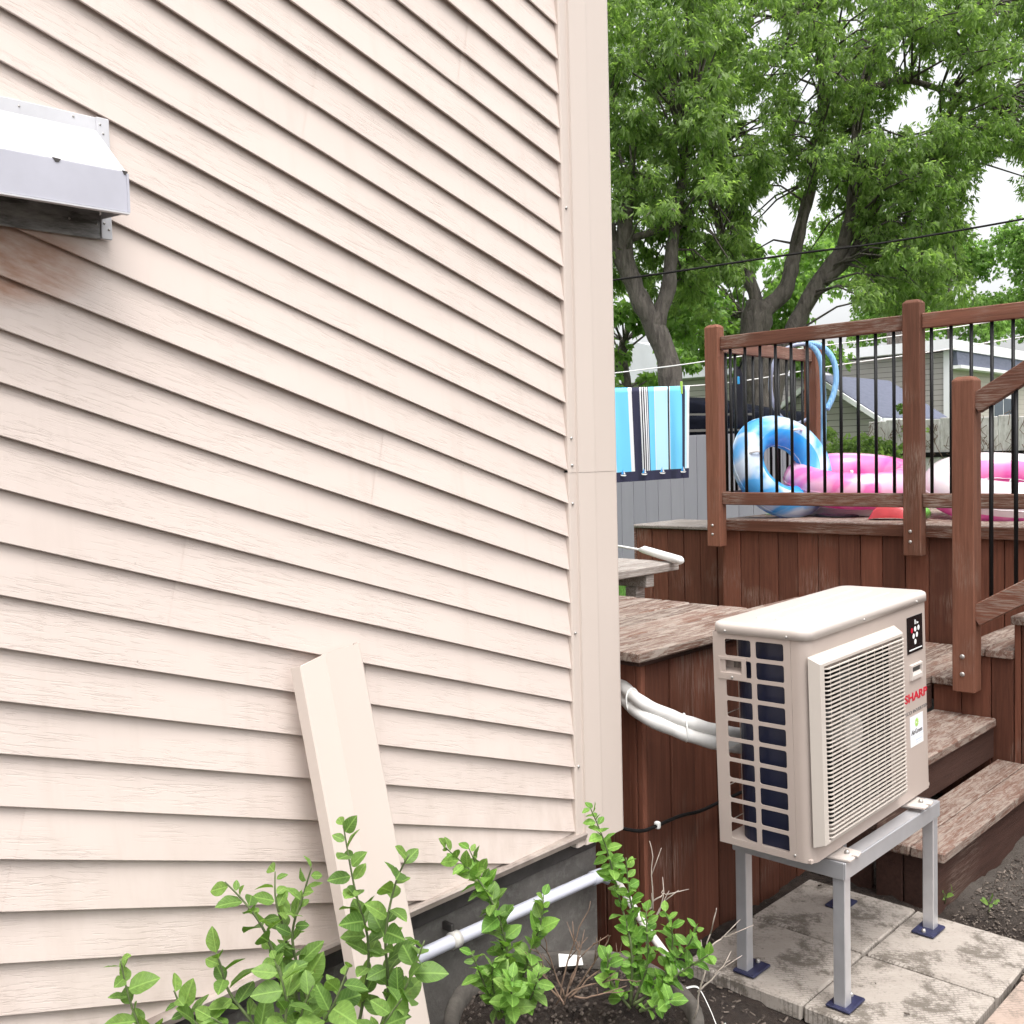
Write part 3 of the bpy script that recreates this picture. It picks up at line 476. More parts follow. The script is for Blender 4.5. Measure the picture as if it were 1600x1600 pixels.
CLUMP_MAIN = [(14.324,5.442,7.043,0.198),(14.27,6.333,7.681,0.3),(13.072,8.072,8.265,0.312),(14.693,7.686,6.55,0.193),(15.549,4.611,6.143,0.175),(14.558,4.763,6.166,0.191),(12.6,7.832,6.718,0.196),(16.613,5.713,8.419,0.341),(15.682,7.034,6.015,0.239),(14.912,7.616,5.865,0.327),(15.699,5.688,8.328,0.221),(15.177,4.629,6.016,0.171),(13.859,6.931,7.867,0.206),(15.271,7.474,8.135,0.257),(11.727,7.487,5.384,0.173),(15.018,5.385,5.945,0.263),(14.154,5.153,6.651,0.188),(14.315,8.552,8.971,0.347),(14.641,7.309,7.433,0.226),(14.906,4.458,7.749,0.226),(14.164,5.552,6.969,0.207),(15.265,6.154,6.978,0.255),(15.041,6.802,5.644,0.253),(15.001,5.133,6.006,0.196),(12.67,7.322,8.081,0.265),(14.032,7.525,8.569,0.181),(16.594,4.666,7.918,0.268),(14.109,7.409,5.79,0.276),(13.305,7.833,5.91,0.22),(14.594,5.242,7.102,0.203),(16.178,4.597,6.301,0.246),(13.596,5.251,7.0,0.166),(14.651,5.841,5.667,0.321),(14.838,6.987,7.202,0.24),(14.716,6.093,8.004,0.318),(15.424,5.482,6.697,0.265),(12.569,7.502,7.785,0.273),(16.129,5.652,7.433,0.202),(12.597,6.986,6.063,0.263),(12.772,8.312,6.673,0.297),(13.214,6.156,6.25,0.204),(15.364,6.082,7.288,0.22),(13.542,6.547,8.048,0.19),(15.979,6.009,6.611,0.263),(14.258,7.242,7.511,0.297),(14.081,6.619,5.614,0.176),(14.79,4.977,6.454,0.301),(13.841,5.213,7.6,0.277),(13.871,7.854,5.641,0.261),(15.279,7.64,8.272,0.251),(16.095,4.927,6.568,0.209),(14.842,4.313,6.125,0.181),(14.422,5.694,8.008,0.166),(13.622,7.308,6.915,0.184),(14.783,6.387,6.015,0.266),(13.225,5.54,5.41,0.169),(15.914,5.904,7.484,0.199),(12.857,6.354,5.192,0.226),(14.857,4.184,4.981,0.184),(15.747,5.693,7.345,0.253),(14.474,7.987,7.137,0.257),(12.513,7.345,5.395,0.203),(12.545,7.543,7.241,0.31),(12.462,7.07,6.743,0.185),(13.269,5.745,6.977,0.193),(13.013,7.784,7.063,0.183),(14.446,7.774,6.321,0.228),(17.3,5.083,5.753,0.225),(13.547,6.674,5.542,0.274),(12.319,7.83,7.406,0.228),(15.957,6.562,8.925,0.263),(14.445,5.853,5.181,0.289),(14.641,5.946,7.368,0.271),(17.356,5.109,5.53,0.355),(13.689,8.611,8.674,0.238),(13.739,5.773,7.215,0.176),(12.184,6.855,7.358,0.243),(16.224,5.326,6.516,0.32),(14.749,5.327,7.333,0.229),(14.765,7.135,5.778,0.253),(13.714,5.675,5.635,0.195),(15.181,7.411,7.446,0.257),(12.994,5.695,7.246,0.208),(15.105,5.837,5.709,0.314),(12.883,6.253,6.255,0.237),(14.258,6.086,6.73,0.198),(12.753,6.948,6.2,0.243),(15.408,6.966,7.555,0.289),(15.007,4.516,7.514,0.26),(13.248,5.892,6.558,0.192),(16.842,4.894,8.532,0.203),(15.06,7.254,5.57,0.285),(15.621,5.992,8.218,0.249),(14.384,8.34,8.75,0.352),(15.76,4.428,5.786,0.276),(13.301,5.252,5.071,0.223),(12.666,7.837,6.42,0.227),(15.335,4.773,7.386,0.285),(12.324,7.016,5.619,0.243),(16.207,4.574,7.331,0.256),(15.422,5.74,7.656,0.282),(14.668,7.214,6.568,0.242),(12.836,6.221,5.482,0.2),(17.425,4.864,7.453,0.225),(15.574,5.025,7.545,0.217),(11.947,7.042,7.224,0.212),(14.227,8.328,6.969,0.236),(14.625,6.882,6.411,0.298),(14.68,7.718,7.902,0.257),(12.74,7.282,7.844,0.167),(12.902,5.634,6.649,0.209),(14.806,4.322,5.71,0.173),(14.236,5.044,7.452,0.276),(12.999,6.728,6.921,0.27),(15.398,7.13,5.622,0.209),(15.348,5.339,6.447,0.287),(16.062,6.927,8.992,0.298),(15.024,5.456,6.068,0.2),(12.718,6.764,7.378,0.297),(13.267,8.469,8.161,0.282),(14.251,7.086,6.674,0.202),(15.492,5.341,5.94,0.261),(11.387,7.394,7.016,0.211),(12.889,7.976,5.468,0.279),(14.66,5.501,5.545,0.263),(14.461,7.257,6.457,0.224),(15.79,6.637,6.964,0.195),(12.445,6.231,6.393,0.194),(15.219,7.692,8.67,0.192),(11.592,7.268,5.275,0.215),(14.18,6.639,6.829,0.181),(17.119,5.56,8.375,0.256),(17.135,5.453,7.785,0.299),(14.207,5.653,7.486,0.234),(14.801,6.651,6.639,0.333),(11.92,6.618,6.594,0.219),(13.61,5.994,6.814,0.246),(13.693,6.845,6.363,0.2),(14.23,6.314,8.254,0.188),(16.123,4.918,7.779,0.211),(15.347,6.61,6.954,0.266),(13.071,8.255,7.108,0.18),(14.917,6.704,6.253,0.313),(15.241,6.885,7.078,0.216),(12.088,7.419,6.724,0.21),(14.885,5.173,6.845,0.194),(15.563,6.497,5.607,0.291),(16.637,5.459,7.375,0.266),(14.686,7.927,6.695,0.295),(13.486,8.624,6.452,0.25),(14.748,4.832,7.885,0.206),(17.519,4.948,8.532,0.208),(13.077,7.939,7.332,0.282),(13.251,6.98,7.025,0.176),(14.322,4.741,6.694,0.224),(15.781,5.482,7.579,0.188),(13.631,6.482,7.96,0.216),(17.441,5.392,8.569,0.203),(14.17,7.874,8.715,0.256),(13.841,8.579,6.373,0.235),(13.656,7.922,6.921,0.263),(13.431,5.818,7.19,0.271),(13.761,7.177,8.23,0.218),(12.841,7.032,7.745,0.294),(14.543,5.181,5.353,0.245),(14.968,5.832,5.879,0.218),(13.582,7.559,5.861,0.273),(14.524,6.04,7.683,0.276),(13.531,7.57,8.118,0.199),(15.941,4.834,5.871,0.305),(16.771,5.676,7.8,0.247),(14.075,4.378,6.438,0.276),(14.496,7.97,8.346,0.309),(14.414,7.429,6.002,0.227),(12.95,6.137,7.414,0.293),(13.944,8.964,9.093,0.208),(14.623,5.719,7.27,0.195),(14.427,8.165,7.127,0.194),(14.539,6.991,6.234,0.271),(13.288,5.378,5.417,0.195),(12.19,7.564,7.126,0.296),(12.619,7.73,5.642,0.292),(13.916,5.186,5.674,0.278),(13.74,6.871,6.016,0.32),(15.683,5.336,5.841,0.224),(14.831,5.057,6.751,0.185),(11.871,7.696,5.115,0.174),(14.943,4.273,7.405,0.19),(12.418,6.308,5.261,0.186),(15.562,4.687,5.646,0.208),(15.573,7.111,7.295,0.194),(11.901,7.267,6.227,0.244),(13.499,6.726,7.309,0.168),(16.204,4.749,5.67,0.215),(14.372,5.376,5.701,0.185),(15.597,6.847,7.263,0.219),(15.829,6.439,5.74,0.348),(13.45,8.412,7.408,0.205),(15.155,5.469,6.381,0.255),(13.19,5.988,6.181,0.171),(13.982,6.797,6.518,0.24),(11.786,6.862,5.315,0.19),(13.971,5.556,7.097,0.174),(16.185,5.16,8.228,0.332),(12.007,6.834,5.267,0.261),(16.404,4.568,7.542,0.304),(11.835,7.511,6.709,0.177),(13.57,7.321,5.722,0.29),(13.154,5.366,7.169,0.155),(13.401,7.787,5.39,0.227),(12.582,8.033,7.396,0.249),(14.468,6.857,7.354,0.179),(13.588,5.187,5.626,0.214),(14.311,4.104,6.566,0.224),(12.666,5.929,7.604,0.153),(15.24,5.527,8.262,0.24),(12.77,7.478,7.794,0.182),(16.745,5.196,6.033,0.225),(14.326,4.869,7.167,0.27),(14.291,4.708,5.759,0.184),(13.558,8.128,7.065,0.281),(14.966,6.749,8.303,0.207),(15.87,4.42,5.341,0.236),(15.111,6.567,8.334,0.282),(13.551,5.921,5.495,0.18),(12.827,8.105,6.295,0.179),(13.541,7.437,6.038,0.184),(14.443,5.697,5.194,0.273),(15.569,4.524,7.41,0.183),(11.747,7.5,6.29,0.235),(15.022,6.57,6.657,0.184),(12.679,7.712,5.438,0.234),(11.522,7.379,6.043,0.209),(13.436,6.988,5.346,0.202),(14.562,4.759,5.661,0.247),(14.746,6.245,5.597,0.26),(17.515,5.169,7.49,0.241),(13.77,4.837,7.067,0.186),(16.656,5.588,8.56,0.202),(12.245,6.504,6.505,0.177),(15.698,5.202,7.418,0.199),(13.95,6.867,6.777,0.243),(15.514,7.133,7.846,0.292),(11.623,6.768,6.4,0.285),(16.401,4.87,6.877,0.284),(14.786,7.626,8.294,0.307),(14.001,8.488,6.419,0.239),(14.148,6.247,7.26,0.192),(15.009,7.536,8.901,0.29),(16.029,5.989,8.081,0.307),(14.245,8.006,5.871,0.199),(15.858,5.793,8.198,0.321),(11.802,7.192,6.998,0.169),(12.138,7.011,5.212,0.169),(17.167,4.804,8.521,0.25),(15.682,4.495,6.519,0.304),(11.849,6.599,5.652,0.191),(12.179,7.891,6.897,0.198),(15.963,6.723,8.689,0.244),(14.034,8.426,6.544,0.2),(16.365,5.152,6.675,0.244),(14.115,5.405,6.296,0.177),(13.815,8.069,7.109,0.199),(15.299,5.253,8.182,0.281),(13.863,7.564,7.407,0.203),(12.629,8.122,8.101,0.295),(12.811,5.761,5.442,0.252),(14.686,6.95,6.632,0.334),(14.681,4.322,6.904,0.161),(15.924,4.442,6.646,0.175),(13.762,6.399,6.218,0.223),(15.653,5.033,5.857,0.211),(13.06,8.231,6.998,0.178),(15.301,4.291,5.815,0.238),(14.968,6.9,5.894,0.217),(13.751,8.834,5.883,0.289),(16.448,5.694,8.501,0.214),(14.327,7.765,6.902,0.213),(14.602,5.568,7.455,0.186),(12.122,7.749,7.943,0.18),(14.159,5.074,5.485,0.3),(13.112,5.324,7.489,0.163),(13.702,5.624,7.138,0.19),(16.274,4.866,6.564,0.185),(16.723,4.828,7.053,0.297),(15.25,7.71,8.438,0.217),(17.142,5.192,7.911,0.236),(16.21,5.127,7.84,0.216),(13.45,8.62,8.108,0.278),(12.549,6.409,7.051,0.245),(16.987,5.219,8.674,0.187),(14.772,7.214,8.415,0.341),(13.469,7.241,7.563,0.22),(13.777,7.529,8.562,0.21),(12.771,6.33,6.799,0.239),(13.605,6.431,5.371,0.187),(15.807,5.538,7.013,0.223),(17.302,5.457,6.499,0.215),(13.943,5.913,5.139,0.191),(12.841,6.1,6.543,0.18),(13.845,5.418,4.73,0.186),(13.403,5.36,3.979,0.229),(14.563,6.087,4.787,0.189),(13.576,5.729,3.787,0.22),(14.306,5.398,5.297,0.204),(14.565,6.573,4.424,0.212),(13.72,5.881,3.556,0.285),(14.16,5.567,3.587,0.248),(15.317,5.688,4.493,0.266),(13.399,6.116,5.188,0.163),(14.776,5.438,4.122,0.212),(14.879,6.221,4.714,0.218),(15.254,5.926,5.58,0.258),(14.169,5.996,5.263,0.166),(13.925,5.916,4.41,0.252),(14.289,5.744,4.34,0.239),(14.699,6.478,5.166,0.267),(14.626,6.598,5.619,0.234),(14.51,6.606,4.084,0.177),(13.362,5.696,4.731,0.196),(14.01,5.968,5.072,0.162),(13.756,5.238,3.895,0.223),(14.841,6.178,5.166,0.234),(13.774,6.095,4.448,0.222),(13.223,6.024,3.657,0.274),(14.162,5.349,4.523,0.272),(12.898,5.896,3.478,0.197),(14.066,6.313,4.959,0.234),(14.786,6.051,4.1,0.231),(13.997,5.524,4.248,0.168),(14.278,6.203,3.868,0.288),(13.603,5.37,5.021,0.152),(13.797,6.126,3.924,0.273),(14.643,6.056,5.383,0.251),(13.37,5.922,3.648,0.165),(15.03,5.883,4.841,0.246),(13.556,5.438,4.408,0.204),(14.014,5.831,4.2,0.189),(14.253,5.72,4.952,0.176),(14.242,6.394,5.178,0.235),(13.351,5.717,4.046,0.194),(14.879,5.718,4.312,0.258),(14.301,5.875,5.38,0.18),(15.029,5.598,4.788,0.17),(13.689,5.021,3.525,0.263),(13.694,5.166,4.894,0.182),(14.474,5.504,4.887,0.244),(14.246,6.527,4.194,0.262),(14.998,6.225,5.0,0.176),(13.243,5.623,5.224,0.249),(14.824,6.024,3.946,0.285),(14.271,5.617,3.897,0.229),(14.357,5.96,3.621,0.232),(14.269,5.546,3.682,0.193),(14.031,6.365,4.784,0.304),(14.892,5.652,4.397,0.174),(15.313,5.618,4.679,0.254),(14.676,5.399,3.898,0.199),(14.394,5.624,4.145,0.174),(13.977,6.401,4.707,0.168),(13.469,5.437,4.668,0.152),(13.296,5.812,3.552,0.177),(15.341,5.922,4.692,0.19),(13.512,5.431,4.957,0.182),(13.271,5.625,4.106,0.159),(14.121,5.263,5.129,0.222),(13.961,5.907,4.949,0.161),(13.607,6.023,5.106,0.171),(15.133,6.004,5.648,0.265),(14.327,6.174,5.417,0.17),(13.176,7.921,5.527,0.283),(12.159,7.211,4.991,0.22),(12.993,8.032,5.308,0.221),(12.673,7.496,4.768,0.195),(12.643,7.585,4.932,0.209),(13.16,7.931,4.942,0.223),(12.351,7.732,5.285,0.218),(12.685,7.374,5.348,0.267),(12.883,7.906,5.434,0.205),(12.413,7.186,5.033,0.231),(14.668,6.76,5.181,0.249),(14.86,6.972,5.046,0.274),(14.578,7.233,5.305,0.196),(15.394,7.228,5.485,0.289),(14.981,7.296,5.893,0.259),(15.291,7.173,5.696,0.237),(14.413,6.704,5.344,0.205),(14.748,7.043,5.235,0.2),(15.86,5.864,5.602,0.271),(15.634,5.44,5.718,0.249),(15.574,4.44,5.609,0.241),(15.216,5.153,5.744,0.238),(15.817,4.661,5.226,0.213),(17.489,5.144,5.851,0.219),(17.059,5.165,6.222,0.257),(17.412,4.836,6.052,0.232),(16.462,5.007,5.871,0.263),(16.547,4.656,5.448,0.26),(13.913,8.246,5.418,0.184),(13.551,8.122,4.517,0.219),(13.94,8.662,4.788,0.179),(14.12,8.447,5.017,0.197),(13.59,8.202,4.984,0.187),(13.707,8.029,4.51,0.173),(14.599,8.868,4.871,0.229),(14.239,8.807,5.227,0.187),(13.4,8.365,5.18,0.24),(14.316,8.522,4.937,0.182),(13.362,8.407,4.631,0.169),(13.657,8.406,5.311,0.224),(14.771,7.674,5.575,0.157),(15.145,8.026,5.496,0.21),(15.605,7.648,5.119,0.183),(15.62,7.819,5.532,0.165),(15.861,7.976,5.271,0.183),(15.557,8.22,5.716,0.201),(14.849,7.714,4.586,0.162),(14.786,5.323,4.961,0.144),(15.976,6.056,5.439,0.157),(15.032,5.675,4.837,0.187),(16.382,5.969,5.547,0.165),(15.673,5.856,5.448,0.23),(16.429,6.037,5.226,0.222),(15.018,5.394,5.271,0.177),(15.452,5.895,5.215,0.173)]
CLUMP_BACK_A = [(18.161,11.542,5.437,0.497),(18.857,9.342,4.831,0.303),(17.534,11.643,4.672,0.448),(19.486,11.439,3.494,0.43),(17.988,9.854,4.463,0.461),(17.594,11.29,3.553,0.378),(19.923,11.022,3.62,0.448),(18.114,9.878,4.03,0.418),(19.852,10.211,5.104,0.51),(18.559,11.341,5.281,0.48),(17.376,11.177,4.37,0.453),(18.372,9.649,3.274,0.399),(18.577,11.981,5.167,0.407),(19.01,9.454,3.378,0.357),(19.052,12.031,3.943,0.344),(18.819,11.095,3.686,0.368),(19.116,10.566,3.82,0.41),(19.515,10.653,5.26,0.48),(16.9,11.108,5.078,0.406),(18.484,12.556,3.844,0.529),(18.474,11.684,3.515,0.334),(18.664,11.412,4.51,0.524),(18.125,11.076,3.919,0.392),(16.12,10.824,3.265,0.294),(18.678,12.293,5.101,0.437),(16.382,11.088,3.954,0.358),(18.412,9.597,4.737,0.298),(19.201,10.926,3.805,0.49),(18.03,11.126,3.563,0.326),(16.928,10.782,4.031,0.322),(16.958,11.376,5.279,0.418),(19.199,9.692,5.396,0.4),(17.508,9.589,4.581,0.306),(18.227,10.77,5.432,0.389)]
CLUMP_BACK_B = [(36.911,16.362,6.366,1.025),(36.869,15.838,6.775,0.688),(39.083,14.495,8.386,0.685),(36.242,16.83,9.016,0.981),(36.317,11.243,8.151,0.883),(34.254,15.814,7.611,0.906),(35.592,11.855,5.452,0.608),(37.189,14.223,8.451,0.858),(41.597,11.893,8.452,0.848),(36.67,16.283,8.16,0.767),(35.239,12.952,8.267,0.558),(37.642,10.699,5.55,0.875),(33.828,16.395,8.154,0.915),(38.771,10.806,6.188,0.828),(37.174,13.038,5.709,0.758),(35.047,14.601,5.934,0.748),(39.015,13.502,8.343,0.8),(37.033,14.642,6.248,0.942),(32.994,14.852,6.623,0.562),(34.775,15.868,5.656,0.748),(37.727,14.719,8.998,0.723),(39.852,12.17,6.92,0.906),(40.929,12.344,5.829,0.632),(41.111,11.491,7.758,0.872),(38.045,11.704,7.864,0.61),(37.931,15.675,9.0,1.026),(36.624,12.568,6.028,0.812),(35.157,14.105,8.009,0.808),(36.028,14.538,6.565,0.823),(37.571,10.928,6.864,0.685),(33.363,13.52,5.489,0.694),(39.858,11.656,6.345,0.943),(36.16,10.728,7.951,0.854),(35.983,12.103,6.234,0.566),(36.108,11.58,8.409,0.552),(33.929,14.269,7.381,0.666),(36.742,14.375,7.3,0.741),(33.172,13.852,8.444,0.561),(34.308,14.301,6.954,0.782),(39.109,13.956,8.109,0.899),(37.994,11.505,7.49,0.705),(32.592,14.964,7.846,0.629),(35.756,14.539,7.034,0.644),(34.296,16.793,8.831,0.945),(34.819,15.717,9.044,0.923),(37.237,11.944,6.05,0.71)]
CLUMP_BACK_C = [(13.051,10.392,2.698,0.247),(12.405,9.206,3.497,0.188),(13.328,9.393,3.788,0.271),(13.077,10.501,2.939,0.223),(12.133,9.774,2.99,0.186),(12.708,10.235,3.496,0.265),(13.439,10.67,3.633,0.203),(12.381,9.743,2.793,0.187),(13.685,9.891,2.777,0.193),(13.364,10.429,3.105,0.268),(12.658,8.713,3.379,0.184),(12.612,9.722,3.114,0.186),(12.272,9.631,3.677,0.221),(12.479,9.241,3.703,0.216),(14.172,10.898,3.118,0.201),(14.804,10.544,2.789,0.27),(13.316,10.644,3.388,0.307),(13.165,10.533,3.867,0.253),(13.91,10.46,3.972,0.202),(13.304,9.113,3.738,0.213),(12.121,9.278,3.632,0.243),(11.958,9.374,2.626,0.175),(13.348,9.018,3.631,0.227),(12.666,9.138,3.71,0.282),(12.747,8.546,3.325,0.178),(13.265,10.509,3.137,0.23)]
CLUMP_BACK_D = [(41.705,17.689,6.608,0.549),(47.719,14.21,6.428,0.632),(47.454,14.239,7.566,0.587),(47.82,13.81,7.27,0.633),(43.678,14.719,6.573,0.477),(42.494,15.97,6.387,0.53),(43.108,14.224,6.322,0.404),(46.499,14.262,7.387,0.428),(42.646,16.831,6.616,0.611),(44.868,15.983,7.339,0.627),(42.785,16.112,6.75,0.592),(46.388,14.86,7.436,0.511)]
WIRE = [(6.213,6.65,2.936),(6.916,5.921,3.033),(7.582,5.234,3.137),(8.326,4.465,3.267),(8.912,3.859,3.352),(9.736,3.01,3.523),(10.915,1.798,3.8)]
LINE_LOW = [(5.14,5.529,2.042),(5.786,4.853,2.032),(5.98,4.65,2.034),(6.368,4.245,2.039),(6.661,3.941,2.07),(7.102,3.487,2.161),(7.689,2.88,2.261),(8.719,1.819,2.471)]
LINE_HIGH = [(5.278,5.677,2.065),(5.946,4.984,2.136),(6.146,4.777,2.162),(6.497,4.413,2.212),(6.799,4.102,2.263),(7.762,3.105,2.41),(8.959,1.87,2.639)]
TOWEL = [(5.954,4.678,2.035),(6.358,4.255,2.037)]
HOSE_A = [(6.573,3.29,1.821),(6.608,3.26,1.916),(6.63,3.247,2.046),(6.619,3.268,2.169),(6.575,3.32,2.249),(6.52,3.38,2.277),(6.508,3.393,2.278),(6.541,3.354,2.233),(6.564,3.324,2.145),(6.564,3.312,1.996),(6.553,3.304,1.735),(6.535,3.302,1.473),(6.523,3.303,1.321)]
HOSE_B = [(6.659,3.452,2.288),(6.579,3.536,2.278),(6.508,3.606,2.222),(6.468,3.64,2.126),(6.452,3.647,1.993),(6.463,3.625,1.859),(6.501,3.578,1.768),(6.56,3.513,1.735),(6.617,3.456,1.764)]

# ================================================================== SETTING
VW = 1.798         # plane of the house wall face
g = MB(); g.add([(-400,-400,-.06),(400,-400,-.06),(400,400,-.06),(-400,400,-.06)], [(0,1,2,3)])
tag(g.build('ground', 'ground_dirt'), kind='structure')
g = MB(); g.add([(5.2,4.3,-.02),(400,4.3,-.02),(400,400,-.02),(5.2,400,-.02)], [(0,1,2,3)]); g.add([(-40,4.3,-.02),(5.2,4.3,-.02),(5.2,400,-.02),(-40,400,-.02)], [(0,1,2,3)])
g.add([(10,-60,-.02),(400,-60,-.02),(400,4.3,-.02),(10,4.3,-.02)], [(0,1,2,3)])
tag(g.build('lawn', 'lawn_grass'), kind='structure')
# soil bed between wall, paving and steps: uneven
N = 150
us = np.linspace(.2, 5.2, N); vs_ = np.linspace(-.6, 1.86, 90)
U, V = np.meshgrid(us, vs_, indexing='ij')
Z = -.035 + .012*np.sin(U*9.1+V*4) + .010*np.sin(V*13-U*5) + RNG.normal(0, .004, U.shape)
Z += .05*np.clip((V-1.45)/.35, 0, 1)*(U < 2.45)
Z += .030*np.clip((U-3.45)/.3, 0, 1)*np.clip((1.25-V)/.2, 0, 1)
vv = np.stack([U, V, Z], -1).reshape(-1, 3)
ii = np.arange(N-1)[:, None]*90 + np.arange(89)[None, :]
ff = np.stack([ii, ii+90, ii+91, ii+1], -1).reshape(-1, 4)
so = mesh_np('soil_bed', vv, ff.ravel(), np.full(len(ff), 4), 'soil', smooth=True); tag(so, kind='structure')

# paved pad
pad = empty('paved_pad', (2.95, 1.37, 0), kind='structure')
pv = []
for (x0, x1, y0, y1, m) in ((2.560, 2.952, 1.375, 1.763, 'paver_concrete'), (2.958, 3.352, 1.375, 1.763, 'paver_concrete'), (2.560, 2.952, .984, 1.369, 'paver_concrete'), (2.958, 3.352, .984, 1.369, 'paver_concrete'),
                            (2.30, 2.69, .575, .965, 'paver_red'), (2.70, 3.09, .575, .965, 'paver_red'), (3.10, 3.49, .575, .965, 'paver_red'), (2.5, 2.89, .175, .565, 'paver_red'), (2.9, 3.29, .175, .565, 'paver_red'), (3.3, 3.69, .175, .565, 'paver_red')):
    o = board('paver_slab', x0-(x0+x1)/2, x1-(x0+x1)/2, y0-(y0+y1)/2, y1-(y0+y1)/2, -.05, 0, m, None, bevel=.006, jit=.0012)
    o.parent = pad; o.matrix_parent_inverse = pad.matrix_world.inverted()
    o.location = ((x0+x1)/2, (y0+y1)/2, random.uniform(-.003, .002)); o.rotation_euler = (random.uniform(-.006, .006), random.uniform(-.006, .006), random.uniform(-.008, .008))

# wood chips and debris on the soil (nobody could count them)
def chips(name, n, region, zf, smin, smax, label):
    cx = RNG.uniform(region[0], region[1], n); cy = RNG.uniform(region[2], region[3], n)
    keep = ~((cx > 2.55) & (cx < 3.36) & (cy > .98) & (cy < 1.77)) | (RNG.uniform(size=n) < .012)
    keep &= ~((cx > 3.42) & (cy > 1.3)) ; keep &= ((cx-1.70)**2+(cy-1.47)**2 > .32**2)
    cx, cy = cx[keep], cy[keep]; n = len(cx)
    L = RNG.uniform(smin, smax, n); Wd = L*RNG.uniform(.15, .5, n); a = RNG.uniform(0, 6.28, n); ti = RNG.normal(0, .25, n)
    cz = zf(cx, cy)
    P = np.zeros((n, 8, 3))
    k = 0
    for sx in (-.5, .5):
        for sy in (-.5, .5):
            for sz in (0, 1):
                lx = sx*L; ly = sy*Wd; lz = sz*.0035 + lx*ti
                P[:, k, 0] = cx + lx*np.cos(a) - ly*np.sin(a); P[:, k, 1] = cy + lx*np.sin(a) + ly*np.cos(a); P[:, k, 2] = cz + lz + .002; k += 1
    F = np.array([[0,1,3,2],[4,6,7,5],[0,4,5,1],[2,3,7,6],[0,2,6,4],[1,5,7,3]])
    fl = (F[None] + (np.arange(n)*8)[:, None, None]).reshape(-1)
    o = mesh_np(name, P.reshape(-1, 3), fl, np.full(n*6, 4), 'chips', attr=np.repeat(RNG.uniform(0, 1, n)**1.6, 8))
    tag(o, label, 'debris', kind='stuff')
def zsoil(x, y):
    z = -.035 + .012*np.sin(x*9.1+y*4) + .010*np.sin(y*13-x*5)
    z = z + .05*np.clip((y-1.45)/.35, 0, 1)*(x < 2.45) + .030*np.clip((x-3.45)/.3, 0, 1)*np.clip((1.25-y)/.2, 0, 1)
    return np.where((x > 2.55) & (x < 3.36) & (y > .98) & (y < 1.77), .001, z)
chips('wood_chips', 3600, (2.0, 5.0, .2, 1.78), zsoil, .004, .018, 'scattered wood chips and litter on the bare soil')
chips('gravel_litter', 5200, (3.38, 5.0, .5, 1.32), zsoil, .003, .012, 'pale crumbs of bark and gravel beside the steps')

# ================================================================== HOUSE
house = empty('house', (0, 2.2, 0), 'house corner clad in beige vinyl siding laid on a slant above dark concrete', 'house')
CT, ST = math.cos(TH), math.sin(TH)
PITCH = .0890*CT                       # exposed width of a course measured square to it
UR = 2.099                              # right end of the courses, inside the corner post
ZB = .527                               # top of the starter strip
T0 = (.529*CT + 2.092*ST)              # square distance of course line 15 (its lowest edge), t = z*CT + u*ST
def lap(k):                             # t of the butt edge of line k
    return T0 + (15 - k)*PITCH
LAPD = .0160
def panel(k, u0, u1, lift=0.0, ends=(False, False)):
    # a double course from butt line k+2 (bottom) up to line k; profile points are (t, depth out of the wall)
    t0 = lap(k+2); p = PITCH
    e = .0042
    prof = [(t0 + .016, .0005), (t0 + .015, LAPD - e - .001), (t0, LAPD - e), (t0 - .0004, LAPD - .0010), (t0 + .0008, LAPD), (t0 + p + .014, .0022), (t0 + p + .0145, LAPD - e - .001), (t0 + p, LAPD - e), (t0 + p - .0004, LAPD - .0010), (t0 + p + .0008, LAPD), (t0 + 2*p + .017, .0018)]
    n = len(prof); vs = []
    segs = 14
    for i in range(segs + 1):
        for (t_, d) in prof:
            def s_at(end, perp):
                if perp: return end                      # square cut at slanted station s
                return (end - t_*ST)/CT                  # vertical cut at u
            a = s_at(u0, ends[0]); b = s_at(u1, ends[1])
            s_ = a + (b - a)*i/segs
            wob = .0018*math.sin(s_*5.1 + k*1.7)*(1 if d > .006 else .3)
            u_ = s_*CT + t_*ST; z_ = -s_*ST + t_*CT
            vs.append((u_, VW - .004 - d - lift - wob*.8, z_))
    fs = []
    for i in range(segs):
        for j in range(n - 1):
            fs.append((i*n + j, i*n + j + 1, (i+1)*n + j + 1, (i+1)*n + j))
    mb = MB().add(vs, fs)
    me = bpy.data.meshes.new('siding_panel'); me.from_pydata(mb.v, [], mb.f)
    bm = bmesh.new(); bm.from_mesh(me)
    ge = bm.verts[:] + bm.edges[:] + bm.faces[:]
    bmesh.ops.bisect_plane(bm, geom=ge, plane_co=(0, 0, ZB), plane_no=(0, 0, 1), clear_inner=True)
    ge = bm.verts[:] + bm.edges[:] + bm.faces[:]
    bmesh.ops.bisect_plane(bm, geom=ge, plane_co=(0, 0, 3.7), plane_no=(0, 0, 1), clear_outer=True)
    if len(bm.faces) < 3:
        bm.free(); return None
    bm.normal_update()
    bm.to_mesh(me); bm.free()
    me.materials.append(M['siding'])
    o = bpy.data.objects.new('siding_panel', me); COL.objects.link(o); o.parent = house; o.matrix_parent_inverse = house.matrix_world.inverted()
    return o
JOINT = {9: (.949, 1.326), 15: (.637, .907), 5: (1.436, 1.529), 1: None, 11: (1.385, 1.074), -1: (1.289, 2.286), 13: None, 3: (.30, 2.05), 7: None, 17: (1.0, .45), -3: (.7, 2.6), -5: (1.75, 2.55), -7: (1.2, 2.9)}
